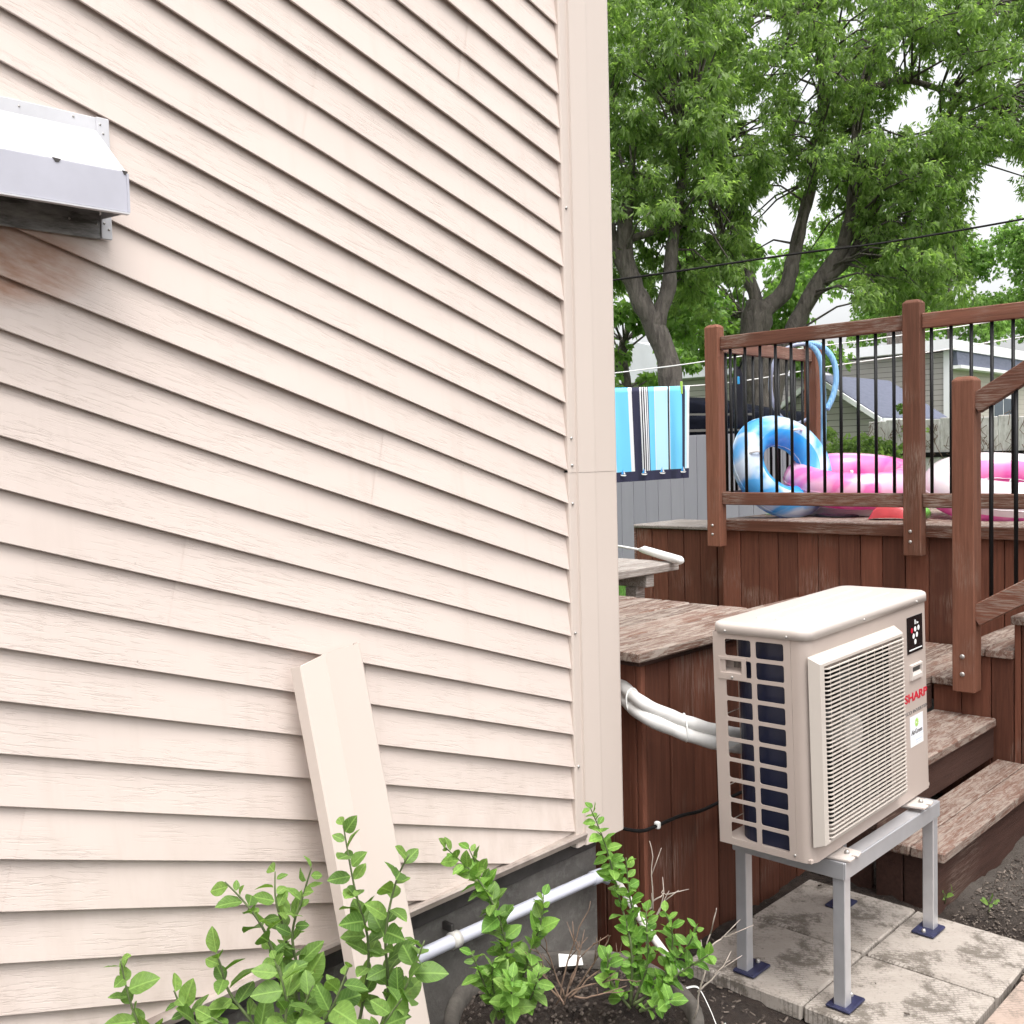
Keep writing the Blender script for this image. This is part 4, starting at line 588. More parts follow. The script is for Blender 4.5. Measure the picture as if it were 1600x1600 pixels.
# line index of each joint is found from where it sits on the wall
def line_of(u, z): return 15 - ((z*CT + u*ST) - T0)/PITCH
JL = {}
for q in JOINT.values():
    if q:
        L = line_of(*q); kk = int(math.floor((L - 1)/2))*2 + 1      # panels run between odd lines
        JL.setdefault(kk, []).append(q[0]*CT - q[1]*ST)
for k in range(-29, 27, 2):
    js = JL.get(k)
    if js:
        s_ = js[0]
        panel(k, -1.6, s_ + .012, .0, (False, True)); panel(k, s_, UR, .0016, (True, False))
    else:
        panel(k, -1.6, UR)
# corner post: two lapped lengths of folded metal
def post_piece(z0, z1, off):
    poly = [(2.0760, VW-.004), (2.0760, VW-.022-off), (2.0800, VW-.026-off), (2.0960, VW-.026-off), (2.1020, VW-.0245-off), (2.1080, VW-.0245-off), (2.1100, VW-.031-off), (2.1720, VW-.036-off), (2.1800, VW-.035-off), (2.2660, VW-.034-off), (2.2740, VW-.031-off), (2.2790, VW-.024-off), (2.2790+off, VW+.15), (2.2540, VW+.15), (2.2540, VW-.004)]
    return MB().prism(poly, 'z', z0, z1).build('corner_post', 'trim_metal', house)
post_piece(.490, 1.512, .0); post_piece(1.506, 3.7, .0009)
for (u_, z_) in ((2.088, 1.597), (2.089, 1.525), (2.088, 1.423), (2.087, 1.076), (2.088, .712), (2.088, 2.2)):
    MB().lathe([(.0001, -.004), (.003, -.0035), (.0045, -.001), (.0045, .002)], (u_, VW-.0265, z_), 'y', 10).build('screw', 'screw', house, smooth=True)
# starter strip / drip flashing along the foot of the siding
MB().prism([(VW-.004, ZB+.001), (VW-.030, ZB-.001), (VW-.034, ZB-.006), (VW-.030, ZB-.020), (VW-.022, ZB-.020), (VW+.02, ZB-.03), (VW+.02, ZB+.001)], 'x', -1.6, 2.112).build('starter_strip', 'flashing', house)
# wall core, side wall and foundation
MB().box(-1.6, 2.252, VW-.003, 7.0, ZB-.02, 3.7).build('wall_core', 'ac_inside', house)
fo = MB().box(-1.6, 2.228, VW+.035, 7.0, -.4, ZB-.019).build('foundation_wall', 'concrete_wall', house)
MB().box(-1.6, 2.20, VW+.006, VW+.036, ZB-.075, ZB-.031).build('strip_shadow', 'hood_dark', house, bevel=.004)  # dark strip: the shadow below the starter strip put into the colour
sw = MB()
for i in range(34):
    z0 = ZB - .03 + i*.0945
    sw.prism([(2.254, z0), (2.269, z0), (2.260, z0+.097), (2.254, z0+.097)], 'y', VW+.151, 7.0)
so_ = sw.build('side_siding', 'siding', house)

# ------------------------------------------------------------------ vent hood
hd = empty('vent_hood', (.6, VW, 2.06), 'white metal vent hood screwed to the siding at upper left', 'vent')
hx0, hx1 = .26, .832
MB().box(hx0-.02, .851, VW-.021, VW-.0175, 2.0, 2.160).build('flange', 'hood_white', hd, bevel=.001)
MB().box(hx0-.02, .829, VW-.021, VW-.0175, 1.950, 1.9995).build('lower_plate', 'hood_plate', hd, bevel=.001)
MB().box(.8295, .849, VW-.0235, VW-.0175, 1.951, 1.992).build('corner_tab', 'hood_white', hd, bevel=.001)
MB().box(.829, .8515, VW-.0245, VW-.0212, 2.100, 2.1605).build('corner_tab', 'hood_white', hd, bevel=.001)
yb, yf = VW-.022, VW-.118
body = MB().add([(hx0,yb,2.136),(hx1-.004,yb,2.136),(hx0,yf,2.046),(hx1,yf,2.046)], [(0,2,3,1)])
body.add([(hx1-.004,yb,2.136),(hx1,yf,2.046),(hx1,yf,1.978),(hx1,yb,1.985)], [(0,1,2,3)]); body.add([(hx0,yb,2.136),(hx0,yf,2.046),(hx0,yf,1.978),(hx0,yb,1.985)], [(3,2,1,0)])
body.build('hood_top', 'hood_white', hd, solid=.0015)
MB().box(hx0, hx1+.001, yf-.0025, yf, 1.979, 2.0455).build('front_lip', 'hood_lip', hd, bevel=.0008)
MB().box(hx0, hx1+.0015, yf-.0045, yf+.006, 1.9755, 1.9785).build('bottom_hem', 'hood_white', hd)
MB().box(hx1-.001, hx1+.003, yf-.004, yf+.001, 1.979, 2.043).build('corner_seam', 'hood_lip', hd)
MB().box(hx0, hx1-.006, yb-.0008, yb+.0002, 2.002, 2.128).build('duct_back', 'hood_dark', hd)
MB().box(hx0+.002, hx1-.004, yf+.004, yb-.002, 2.022, 2.026).build('damper_flap', 'hood_dark', hd)
for p in ((.832+.003, VW-.0245, 2.148), (.840, VW-.0245, 2.133), (.79, VW-.0212, 2.153), (.835, VW-.024, 1.978), (.843, VW-.024, 1.968), (.822, VW-.0212, 1.975), (.775, VW-.0212, 1.978), (.70, VW-.0212, 2.150)):
    MB().lathe([(.0001, -.0012), (.0018, -.0009), (.0022, .0004)], p, 'y', 8).build('rivet', 'screw', hd, smooth=True)
for x_, w_ in ((.715, .007), (.829, .005)):
    MB().prism([(x_-w_, 2.0475), (x_+w_, 2.0465), (x_+w_*.5, 2.0415), (x_-w_*.2, 2.0405)], 'y', yf-.0036, yf-.0024).build('dark_mark', 'hood_dark', hd)  # small dark raised marks on the front lip

hd.location.y -= .006
# ------------------------------------------------------------------ loose trim leaning on the wall
tr = empty('corner_trim', (1.29, 1.52, 0), 'loose beige metal corner trim leaning against the siding', 'trim')
a = Vector((1.236, 1.742, 1.154)); b = Vector((1.269, 1.60, .411)); dn = (b - a).normalized(); foot = a + dn*((a.z + .01)/-dn.z)
ux = Vector((1, 0, -.05)); ux = (ux - dn*ux.dot(dn)).normalized(); uy = dn.cross(ux).normalized()
if uy.y > 0: uy = -uy
def trim_ring(p):
    # folded section: back hem, left flange, main face, right return
    sec = [(-.060, -.020), (-.052, .002), (-.046, .003), (-.004, .020), (0, .022), (.004, .0215), (.097, .012), (.1005, .009), (.1005, -.012), (.0985, -.012), (.0985, .007), (.095, .0095), (.004, .019), (-.004, .0175), (-.045, .0005), (-.050, -.001), (-.058, -.021)]
    return [p + ux*s_ + uy*q for s_, q in sec]
rings = [trim_ring(a + ux*0), trim_ring(a + dn*.4 + uy*.001), trim_ring(a + dn*.8 - uy*.001), trim_ring(foot)]
n = len(rings[0]); mb = MB(); mb.add(sum(rings, []), [(i*n+j, i*n+(j+1) % n, (i+1)*n+(j+1) % n, (i+1)*n+j) for i in range(3) for j in range(n)] + [tuple(range(n)), tuple(3*n+j for j in range(n))[::-1]])
for i in range(n):      # sawn top is a little oblique
    v_ = Vector(mb.v[i]); mb.v[i] = tuple(v_ + dn*(-.10*(v_ - a).dot(ux)*.6 + .010*((v_-a).dot(ux) < -.02)))
mb.build('trim_length', 'trim_metal', tr)

# ------------------------------------------------------------------ conduit on the foundation
cd_ = empty('conduit_pipe', (1.6, VW+.012, .38), 'white plastic conduit pipe clipped along the concrete foundation', 'pipe')
MB().tube([(1.40, 1.797, .391), (1.64, 1.797, .388), (2.17, 1.797, .372), (2.20, 1.795, .370)], .0165, 16).build('pipe', 'pvc', cd_, smooth=True)
MB().tube([(2.165, 1.797, .372), (2.205, 1.794, .370), (2.222, 1.780, .36)], .020, 14).build('elbow', 'pvc', cd_, smooth=True)
cl = MB().tube([(1.628, 1.796, .389), (1.652, 1.796, .388)], .0205, 16); cl.build('clamp', 'pvc_aged', cd_, smooth=True)
MB().box(1.634, 1.646, 1.80, 1.834, .405, .425).build('clamp_tab', 'hood_dark', cd_, bevel=.002)
ds = empty('drain_stake', (2.2, 1.65, .3), 'weathered pale stake slanting down from the conduit through the right shrub', 'stake')
MB().tube([(2.222, 1.765, .37), (2.16, 1.66, .345), (2.12, 1.585, .318), (2.085, 1.49, .28), (2.075, 1.44, .262)], .0105, 8).build('stake', 'pvc_aged', ds, smooth=True)

# ================================================================== AIR CONDITIONER (built in its own axes, then set on the stand with a slight tilt)
ac = empty('air_conditioner', (2.4908, 1.2972, .4333), 'beige outdoor heat pump unit with dark coil and ribbed fan grille on metal stand', 'heat pump', rot=(-.0109, -.0216, -.0031))
LOCAL.add(ac)
W, DP, HB = .8022, .289, .614
def A(mb, name, mat, parent=ac, **k):
    o = mb.build(name, mat, parent, **k)
    LOCAL.add(o)
    return o
# front cover with rounded edges and an opening behind the fan grille
R_ = .034
arc = [(R_ - R_*math.cos(a_), R_ - R_*math.sin(a_)) for a_ in np.linspace(0, math.pi/2, 9)]
fc = MB()
def strip(path, z0, z1):
    n = len(path); fc.add([(p, q, z0) for p, q in path] + [(p, q, z1) for p, q in path], [(i, i+1, n+i+1, n+i) for i in range(n-1)])
strip([(0, .047)] + arc + [(.05, 0)], .004, HB)
strip([(.50, 0), (W-R_, 0)] + [(W-x_, y_) for x_, y_ in arc[::-1]][1:] + [(W, .1)], .004, HB)
strip([(.05, 0), (.50, 0)], .004, .085); strip([(.05, 0), (.50, 0)], .52, HB)
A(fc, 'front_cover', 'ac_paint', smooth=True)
# side panel with openings
cols = [(.068, .153), (.168, .250)]
rows = [(HB-.017-.0585*i-.0475, HB-.017-.0585*i) for i in range(10)]
sp_ = MB(); ch = .0055
def cell(y0, y1, z0, z1): sp_.add([(0,y0,z0),(0,y1,z0),(0,y1,z1),(0,y0,z1)], [(0,3,2,1)])
ys = [.0475, .068, .153, .168, .250, .289]
for (y0, y1) in ((.0475, .068), (.153, .168), (.250, .289)): cell(y0, y1, .004, HB)
for (y0, y1) in cols:
    zs_ = [.004] + [z for r_ in rows[::-1] for z in r_] + [HB]
    for i in range(0, len(zs_), 2): cell(y0, y1, zs_[i], zs_[i+1])
    for (z0, z1) in rows:
        for (yy, sy) in ((y0, 1), (y1, -1)):
            for (zz, sz) in ((z0, 1), (z1, -1)):
                sp_.add([(0,yy,zz),(0,yy+sy*ch,zz),(0,yy+sy*ch*.3,zz+sz*ch*.3),(0,yy,zz+sz*ch)], [(0,1,2,3) if sy*sz > 0 else (3,2,1,0)])
sp_.add([(0,.289,.004),(.03,.289,.004),(.03,.289,HB),(0,.289,HB)], [(0,1,2,3)])
A(sp_, 'side_panel', 'ac_paint', solid=.0022, recalc=False)
# handle box replacing the second opening
hp = MB(); y0, y1, z0, z1 = .184, .272, .482, .545
iy0, iy1, iz0, iz1 = .197, .265, .500, .537
fr_ = [(-.004, y0, z0), (-.004, y1, z0), (-.004, y1, z1), (-.004, y0, z1)]; inn = [(-.004, iy0, iz0), (-.004, iy1, iz0), (-.004, iy1, iz1), (-.004, iy0, iz1)]; deep = [(.022, iy0+.004, iz0+.012), (.022, iy1-.004, iz0+.012), (.022, iy1-.004, iz1-.002), (.022, iy0+.004, iz1-.002)]; base_ = [(0, y0, z0), (0, y1, z0), (0, y1, z1), (0, y0, z1)]
hp.add(fr_ + inn + deep + base_, [(i, (i+1) % 4, 4+(i+1) % 4, 4+i) for i in range(4)] + [(4+i, 4+(i+1) % 4, 8+(i+1) % 4, 8+i) for i in range(4)] + [(8, 9, 10, 11)] + [(i, (i+1) % 4, 12+(i+1) % 4, 12+i) for i in range(4)])
hb_ = A(hp, 'handle', 'ac_paint', recalc=True)
for i in range(6): A(MB().box(.004, .0055, iy0+.006+i*.0042, iy0+.0078+i*.0042, iz0+.016, iz1-.004), 'handle_slot', 'ac_inside', hb_)
# lid with rolled edge and pressed ribs
def rr(x0, x1, y0, y1, r, z, n=7):
    pts = []
    for cx, cy, a0 in ((x1-r, y1-r, 0), (x0+r, y1-r, 90), (x0+r, y0+r, 180), (x1-r, y0+r, 270)):
        for i in range(n):
            a_ = math.radians(a0 + 90*i/(n-1)); pts.append((cx + r*math.cos(a_), cy + r*math.sin(a_), z))
    return pts
ld = MB(); o_ = .006
L_ = [rr(-o_, W+o_, -o_, DP+o_, .040, HB-.003), rr(-o_, W+o_, -o_, DP+o_, .040, HB+.017), rr(-o_+.0025, W+o_-.0025, -o_+.0025, DP+o_-.0025, .038, HB+.0235), rr(-o_+.009, W+o_-.009, -o_+.009, DP+o_-.009, .033, HB+.0275), rr(.016, W-.016, .016, DP-.016, .02, HB+.0285)]
n = len(L_[0]); ld.add(sum(L_, []), [(i*n+j, i*n+(j+1) % n, (i+1)*n+(j+1) % n, (i+1)*n+j) for i in range(4) for j in range(n)] + [tuple(4*n+j for j in range(n)), tuple(range(n))[::-1]])
lid = A(ld, 'lid', 'ac_paint_lit', smooth=True)
for (yy) in (.085, .145, .205): A(MB().prism([(yy-.004, HB+.0283), (yy-.002, HB+.0298), (yy+.002, HB+.0298), (yy+.004, HB+.0283)], 'x', .10, W-.10), 'lid_rib', 'ac_paint_lit', lid)
for p, ax in (((-.007, .245, HB+.005), 'x'), ((-.007, .055, HB+.005), 'x'), ((.33, -.007, HB+.005), 'y'), ((.70, -.007, HB+.005), 'y'), ((-.0015, .052, .020), 'x'), ((-.005, .228, .489), 'x')):
    A(MB().lathe([(.0001, -.003), (.003, -.0025), (.0042, 0), (.0042, .003)], p, ax, 10), 'screw', 'screw', smooth=True)
# base pan, back edge, inner divider
A(MB().box(.004, W-.004, .006, DP-.002, .002, .016), 'base_pan', 'ac_paint', bevel=.003)
A(MB().box(.60, .604, .004, DP-.004, .016, HB-.004), 'divider', 'ac_inside')
A(MB().box(.604, W-.002, DP-.004, DP-.0005, .016, HB-.004), 'rear_cover', 'ac_paint')
A(MB().box(W-.003, W-.0005, .1, DP-.001, .004, HB-.002), 'right_panel', 'ac_paint')
A(MB().box(.02, W-.02, .004, DP-.004, HB-.006, HB-.004), 'lid_liner', 'ac_inside')
# coil bends round the back corner
cp = [(.026, .030), (.026, .185)] + [(.026+.07-.07*math.cos(a_), .185+.07*math.sin(a_)) for a_ in np.linspace(.15, math.pi/2, 8)] + [(.60, .255)]
cv_ = MB(); n = len(cp)
inner = [(.046, .030), (.046, .185)] + [(.046+.05-.05*math.cos(a_), .185+.05*math.sin(a_)) for a_ in np.linspace(.15, math.pi/2, 8)] + [(.60, .235)]
cv_.prism([*cp, *inner[::-1]], 'z', .016, HB-.007)
A(cv_, 'coil', 'coil')
for i in range(6): A(MB().tube([(.03, DP-.003, .05+i*.105), (.61, DP-.003, .05+i*.105)], .0012, 6), 'guard_wire', 'ac_grille_paint')
for i in range(3): A(MB().tube([(.12+i*.2, DP-.0045, .012), (.12+i*.2, DP-.0045, HB-.01)], .0014, 6), 'guard_wire', 'ac_grille_paint')
# fan behind the grille
fx, fz = .285, .302
A(MB().lathe([(.222, -.002), (.215, .01), (.212, .09), (.212, .092)], (fx, 0, fz), 'y', 40), 'fan_shroud', 'ac_inside', smooth=True)
A(MB().box(.045, .55, .092, .094, .06, .55), 'fan_back', 'ac_inside')
fan = A(MB().lathe([(.0001, .018), (.050, .018), (.056, .024), (.056, .06)], (fx+.02, 0, fz-.01), 'y', 28), 'fan', 'ac_hub', smooth=False)
for k in range(3):
    bl = MB(); vs = []
    for i in range(7):
        a_ = math.radians(k*120 + i*13)
        for j, r_ in enumerate((.05, .12, .20)):
            vs.append((fx+.02 + r_*math.cos(a_ + .25*j), .030 + .045*i/6, fz-.01 + r_*math.sin(a_ + .25*j)))
    bl.add(vs, [(i*3+j, i*3+j+1, (i+1)*3+j+1, (i+1)*3+j) for i in range(6) for j in range(2)])
    A(bl, 'fan_blade', 'ac_fan', fan, smooth=True, solid=.002)
# grille: raised frame, bars and thin uprights
gx0, gx1, gz0, gz1 = .010, .540, .056, .562
gf = MB()
out0 = [(gx0-.006, 0, gz0-.006), (gx1+.006, 0, gz0-.006), (gx1+.006, 0, gz1+.006), (gx0-.006, 0, gz1+.006)]
out1 = [(gx0+.004, -.031, gz0+.004), (gx1-.004, -.031, gz0+.004), (gx1-.004, -.031, gz1-.012), (gx0+.004, -.031, gz1-.012)]
in1 = [(gx0+.026, -.031, gz0+.012), (gx1-.007, -.031, gz0+.012), (gx1-.007, -.031, gz1-.022), (gx0+.026, -.031, gz1-.022)]
in0 = [(gx0+.032, -.001, gz0+.016), (gx1-.012, -.001, gz0+.016), (gx1-.012, -.001, gz1-.026), (gx0+.032, -.001, gz1-.026)]
Q = lambda a_, b_: [(a_+i, a_+(i+1) % 4, b_+(i+1) % 4, b_+i) for i in range(4)]
gf.add(out0 + out1 + in1 + in0, Q(0, 4) + Q(4, 8) + Q(8, 12))
grille = A(gf, 'fan_grille', 'ac_grille_paint', bevel=.0015)
NB = 40; zb0, zb1 = gz0+.019, gz1-.029
bar_me = None
for i in range(NB):
    z = zb0 + (zb1 - zb0)*i/(NB-1)
    if bar_me is None:
        mb = MB(); xa, xb = gx0+.020, gx1-.006
        sec = lambda x_, y_: [(x_, y_-.0022, -.0013), (x_, y_-.0022, .0013), (x_, y_+.0030, .0020), (x_, y_+.0030, -.0020)]
        st_ = [sec(xa, -.010), sec(xa+.012, -.0345), sec(xa+.02, -.0365), sec(xb-.012, -.0365), sec(xb-.004, -.033), sec(xb+.003, -.020)]
        mb.add(sum(st_, []), [(a_*4+j, a_*4+(j+1) % 4, (a_+1)*4+(j+1) % 4, (a_+1)*4+j) for a_ in range(5) for j in range(4)] + [(0,1,2,3), (23,22,21,20)])
        o = A(mb, 'grille_bar', 'ac_grille_paint', grille); bar_me = o.data
    else:
        o = bpy.data.objects.new('grille_bar', bar_me); COL.objects.link(o); o.parent = grille
    o.location = (0, 0, z)
for i in range(9):
    x_ = gx0 + .055 + i*.054
    A(MB().tube([(x_, -.0325, zb0-.004), (x_, -.0325, zb1+.004)], .0009, 5), 'grille_upright', 'ac_grille_paint', grille)
# right-hand handle recess, badge, lettering and sticker
hx0_, hx1_, hz0_, hz1_ = .648, .733, .378, .424
h2 = MB(); i4 = [(hx0_, -.002, hz0_), (hx1_, -.002, hz0_), (hx1_, -.002, hz1_), (hx0_, -.002, hz1_)]; j4 = [(hx0_+.008, -.002, hz0_+.012), (hx1_-.004, -.002, hz0_+.012), (hx1_-.004, -.002, hz1_-.006), (hx0_+.008, -.002, hz1_-.006)]
k4 = [(hx0_+.010, .0005+.0, hz0_+.022), (hx1_-.006, .0005, hz0_+.022), (hx1_-.006, .0005, hz1_-.007), (hx0_+.010, .0005, hz1_-.007)]
k4 = [(x_, -.0004, z_) for x_, _, z_ in k4]
b4 = [(hx0_-.002, -.0003, hz0_-.002), (hx1_+.002, -.0003, hz0_-.002), (hx1_+.002, -.0003, hz1_+.002), (hx0_-.002, -.0003, hz1_+.002)]
i4 = [(x_, -.007, z_) for x_, _, z_ in i4]; j4 = [(x_, -.007, z_) for x_, _, z_ in j4]
h2.add(b4 + i4 + j4 + k4, Q(0, 4) + Q(4, 8) + Q(8, 12))
hr = A(h2, 'handle', 'ac_paint_lit'); A(MB().add(k4, [(0, 1, 2, 3)]), 'handle_recess', 'cable_black' if False else 'ac_fan', hr)
bd = A(MB().box(.634, .750, -.0022, -.0004, .461, .576), 'badge', 'badge_black', bevel=.0006)
def dot(cx, cz, rx, rz, mat): A(MB().lathe([(.0001, -.0004), (1, 0)], (0, 0, 0), 'y', 16), 'badge_dot', mat, bd).matrix_local = Matrix.Translation((cx, -.0026, cz)) @ Matrix.Diagonal((rx, 1, rz, 1))
for cx, cz, m_ in ((.668, .532, 'print_red'), (.693, .534, 'print_white'), (.718, .535, 'print_white'), (.680, .513, 'print_white'), (.705, .515, 'print_white'), (.692, .494, 'print_white')): dot(cx, cz, .0085, .0085, m_)
A(MB().box(.690, .697, -.0028, -.0023, .549, .563), 'badge_mark', 'print_white', bd); A(MB().box(.703, .706, -.0028, -.0023, .549, .557), 'badge_mark', 'print_white', bd); A(MB().box(.709, .717, -.0028, -.0023, .549, .554), 'badge_mark', 'print_white', bd)
A(MB().box(.645, .742, -.0028, -.0023, .470, .4735), 'badge_line', 'print_white', bd)
def text(s, size, x, z, y, mat, name, xs=1.0, bold=0, parent=ac):
    cu = bpy.data.curves.new('txt', 'FONT'); cu.body = s; cu.size = size; cu.extrude = .0003; cu.offset = bold; cu.resolution_u = 3
    tmp = bpy.data.objects.new('txt', cu); COL.objects.link(tmp)
    dg = bpy.context.evaluated_depsgraph_get(); me = bpy.data.meshes.new_from_object(tmp.evaluated_get(dg))
    bpy.data.objects.remove(tmp); bpy.data.curves.remove(cu)
    me.materials.clear(); me.materials.append(M[mat])
    o = bpy.data.objects.new(name, me); COL.objects.link(o); o.parent = parent
    xs_ = [v.co.x for v in me.vertices]; wid = max(xs_) - min(xs_)
    o.matrix_local = Matrix.Translation((x, y, z)) @ Matrix.Rotation(math.pi/2, 4, 'X') @ Matrix.Diagonal((xs/wid, 1, 1, 1)) @ Matrix.Translation((-min(xs_), 0, 0))
    LOCAL.add(o); return o
text('SHARP', .036, .606, .311, -.0006, 'print_red', 'brand_lettering', .172, .0011)
text('ECO INVERTER', .0145, .608, .272, -.0006, 'print_grey', 'series_lettering', .170, .0002)
sk = A(MB().box(.640, .739, -.0010, -.0004, .166, .262), 'sticker', 'sticker')
A(MB().box(.640, .739, -.0014, -.0011, .166, .194), 'sticker_panel', 'print_white', sk)
text('AirGreen', .021, .648, .204, -.0016, 'print_grey', 'sticker_lettering', .082, .0003, sk)
A(MB().box(.645, .735, -.0016, -.0012, .1965, .198), 'sticker_line', 'sticker_blue', sk); A(MB().box(.678, .730, -.0018, -.0015, .181, .185), 'sticker_line', 'sticker_blue', sk); A(MB().box(.678, .720, -.0018, -.0015, .174, .177), 'sticker_line', 'sticker_blue', sk)
for k in range(12):
    a_ = k*math.pi/6; c_, s_ = math.cos(a_), math.sin(a_)
    A(MB().bar((.690 + .004*c_, -.0015, .238 + .004*s_), (.690 + .014*c_, -.0015, .238 + .014*s_), .0004, .0035, (-s_, 0, c_)), 'sticker_mark', 'sticker_green' if k % 12 < 6 else 'tag_blue' if False else 'sticker_green', sk)
# mounting feet
for x_ in (.150, .655):
    ft = MB().prism([(x_-.035, -.048), (x_-.005, -.050), (x_-.003, -.032), (x_+.006, -.032), (x_+.008, -.052), (x_+.040, -.046), (x_+.045, .02), (x_-.045, .02)], 'z', -.016, -.006)
    fo_ = A(ft, 'mounting_foot', 'ac_paint_lit', bevel=.003)
    A(MB().lathe([(.0001, .010), (.005, .009), (.0075, .004), (.0075, 0)], (x_+.002, -.022, -.0055), 'z', 10), 'bolt', 'screw', fo_, smooth=True)
    A(MB().box(x_-.04, x_+.04, .235, .285, -.016, .002), 'mounting_foot', 'ac_paint_lit', bevel=.003)

# ------------------------------------------------------------------ stand
sd = empty('metal_stand', (2.93, 1.42, 0), 'grey metal angle stand with four legs carrying the heat pump', 'stand')
x0, x1, y0, y1 = 2.602, 3.262, 1.262, 1.612
zt = .416
def chan(mb_pts): return mb_pts
MB().box(x0-.003, x1+.003, y0-.003, y0+.0005, zt-.046, zt+.003).build('front_rail', 'galvanized', sd, bevel=.0015)
MB().box(x0-.001, x1+.001, y0+.001, y0+.042, zt-.0005, zt+.003).build('front_rail_flange', 'galvanized', sd)
MB().box(x0-.0035, x0+.0005, y0+.001, y1, zt-.046, zt+.002).build('side_rail', 'galvanized', sd, bevel=.0012)
MB().box(x0+.001, x0+.040, y0+.043, y1, zt-.0015, zt+.002).build('side_rail_flange', 'galvanized', sd)
MB().box(x1-.0005, x1+.0035, y0+.001, y1, zt-.046, zt+.002).build('side_rail', 'galvanized', sd, bevel=.0012)
MB().box(x0, x1, y1+.0005, y1+.004, zt-.046, zt+.003).build('back_rail', 'galvanized', sd, bevel=.0015)
for (lx, ly) in ((x0+.002, y0+.002), (x1-.040, y0+.002), (x0+.002, y1-.040), (x1-.040, y1-.040)):
    ox, oy = (lx < 2.9), (ly < 1.4)
    mb = MB().box(lx, lx+.036, ly, ly+.0355, .006, zt-.003)
    leg = mb.build('leg', 'galvanized', sd, bevel=.002)
    px, py = (lx+.018 + (.018 if ox else -.016)), (ly+.018 + (.0 if oy else -.012))
    MB().box(px-.050, px+.050, py-.036, py+.036, .001, .010).build('foot_plate', 'rubber_navy', sd, bevel=.003)
    MB().lathe([(.0001, .010), (.005, .009), (.007, .004), (.007, 0)], (px+(.036 if ox else -.036), py, .010), 'z', 8).build('anchor_bolt', 'screw', sd, smooth=True)

# ------------------------------------------------------------------ insulated line set
ls_ = empty('insulated_pipes', (2.5, 1.8, .75), 'pair of white insulated pipes strapped together running to the heat pump', 'pipe')
P1 = [(2.545, 2.04, .915), (2.515, 1.98, .885), (2.478, 1.93, .856), (2.44, 1.86, .834), (2.424, 1.79, .812), (2.481, 1.74, .775), (2.522, 1.70, .752), (2.589, 1.66, .724), (2.674, 1.625, .700), (2.78, 1.62, .68)]
def smoothpath(P, n=6):
    P = [Vector(p) for p in P]; out = []
    for i in range(len(P)-1):
        p0, p1, p2, p3 = P[max(i-1, 0)], P[i], P[i+1], P[min(i+2, len(P)-1)]
        for k in range(n):
            t_ = k/n
            out.append(.5*((2*p1) + (-p0+p2)*t_ + (2*p0-5*p1+4*p2-p3)*t_*t_ + (-p0+3*p1-3*p2+p3)*t_**3))
    return out + [P[-1]]
s1 = smoothpath(P1)
def rad(i, n, r): return r*(1 + .05*math.sin(i*.9))
MB().tube(s1, [rad(i, len(s1), .0195) for i in range(len(s1))], 14).build('upper_pipe', 'insulation', ls_, smooth=True)
s2 = [p + Vector((-.004, -.006, -.0365)) for p in s1]
MB().tube(s2, [rad(i+3, len(s2), .0205) for i in range(len(s2))], 14).build('lower_pipe', 'insulation', ls_, smooth=True)
for i in (19, 34):
    c_ = (s1[i] + s2[i])/2; d_ = (s1[i+1]-s1[i-1]).normalized(); x_ = (s1[i]-s2[i]).normalized(); y_ = d_.cross(x_).normalized()
    loop = [c_ + x_*(.0405*math.cos(a_)) + y_*(.0235*math.sin(a_)) for a_ in np.linspace(0, 2*math.pi, 25)]
    MB().tube(loop, .0028, 6, cap=False).build('cable_tie', 'clip_white', ls_, smooth=True)

# cable along the skirt
cb = empty('black_cable', (2.5, 1.822, .42), 'thin black cable clipped across the lower landing skirt', 'cable')
MB().tube(smoothpath([(2.30, 1.90, .48), (2.346, 1.83, .456), (2.424, 1.818, .428), (2.495, 1.815, .423), (2.624, 1.817, .418), (2.73, 1.815, .405), (2.843, 1.817, .402), (3.0, 1.817, .40), (3.3, 1.817, .395)], 5), .0055, 8).build('cable', 'cable_black', cb, smooth=True)
MB().box(2.495, 2.511, 1.806, 1.824, .413, .436).build('clip', 'clip_white', cb, bevel=.005, seg=2)

# ================================================================== UPPER LANDING beside the house (boards z .968)
ld_ = empty('back_landing', (2.9, 2.2, 0), 'raised landing of weathered boards behind the heat pump, dark red plank skirt', 'landing')
ZL = .968
vv0 = 1.80
edges = [1.80, 1.915, 2.0] + [2.0 + .128*i for i in range(1, 6)]
for i in range(len(edges)-1):
    a_, b_ = edges[i]+.003, edges[i+1]-.003
    u0_ = 2.414 if b_ < 1.93 else 2.452; u1_ = 3.72 if i < 2 else 3.36
    ob = board('deck_board', u0_, u1_, a_, b_, ZL-.034, ZL + random.uniform(-.002, .002), 'wood_deck', ld_, bevel=.005, jit=.0022 if i == 0 else .001)
board('rim_board', 2.44, 3.70, 1.822, 1.845, .918, ZL-.035, 'wood_riser', ld_)
board('seam_shade_sheet', 2.47, 3.66, 1.858, 1.872, -.08, .915, 'ac_inside', ld_)  # dark sheet added behind the skirt so the plank gaps read as shade
board('rim_board', 3.325, 3.352, 2.0, 2.63, .60, ZL-.035, 'wood_riser', ld_)
board('side_rim', 2.436, 2.452, 1.846, 1.895, .918, ZL-.035, 'wood_riser', ld_)
seams = [2.457, 2.482, 2.608, 2.742] + [2.742 + .131*i for i in range(1, 8)]
for i in range(len(seams)-1):
    board('skirt_plank', seams[i]+.0026, seams[i+1]-.0026, 1.832 + (.004 if i % 2 else 0), 1.855, -.08, .917, 'wood_skirt', ld_, bevel=.003)
for i in range(6):
    board('side_plank', 2.460, 2.480, 1.857+.13*i, 1.983+.13*i, -.08, .916, 'wood_skirt', ld_, bevel=.003)

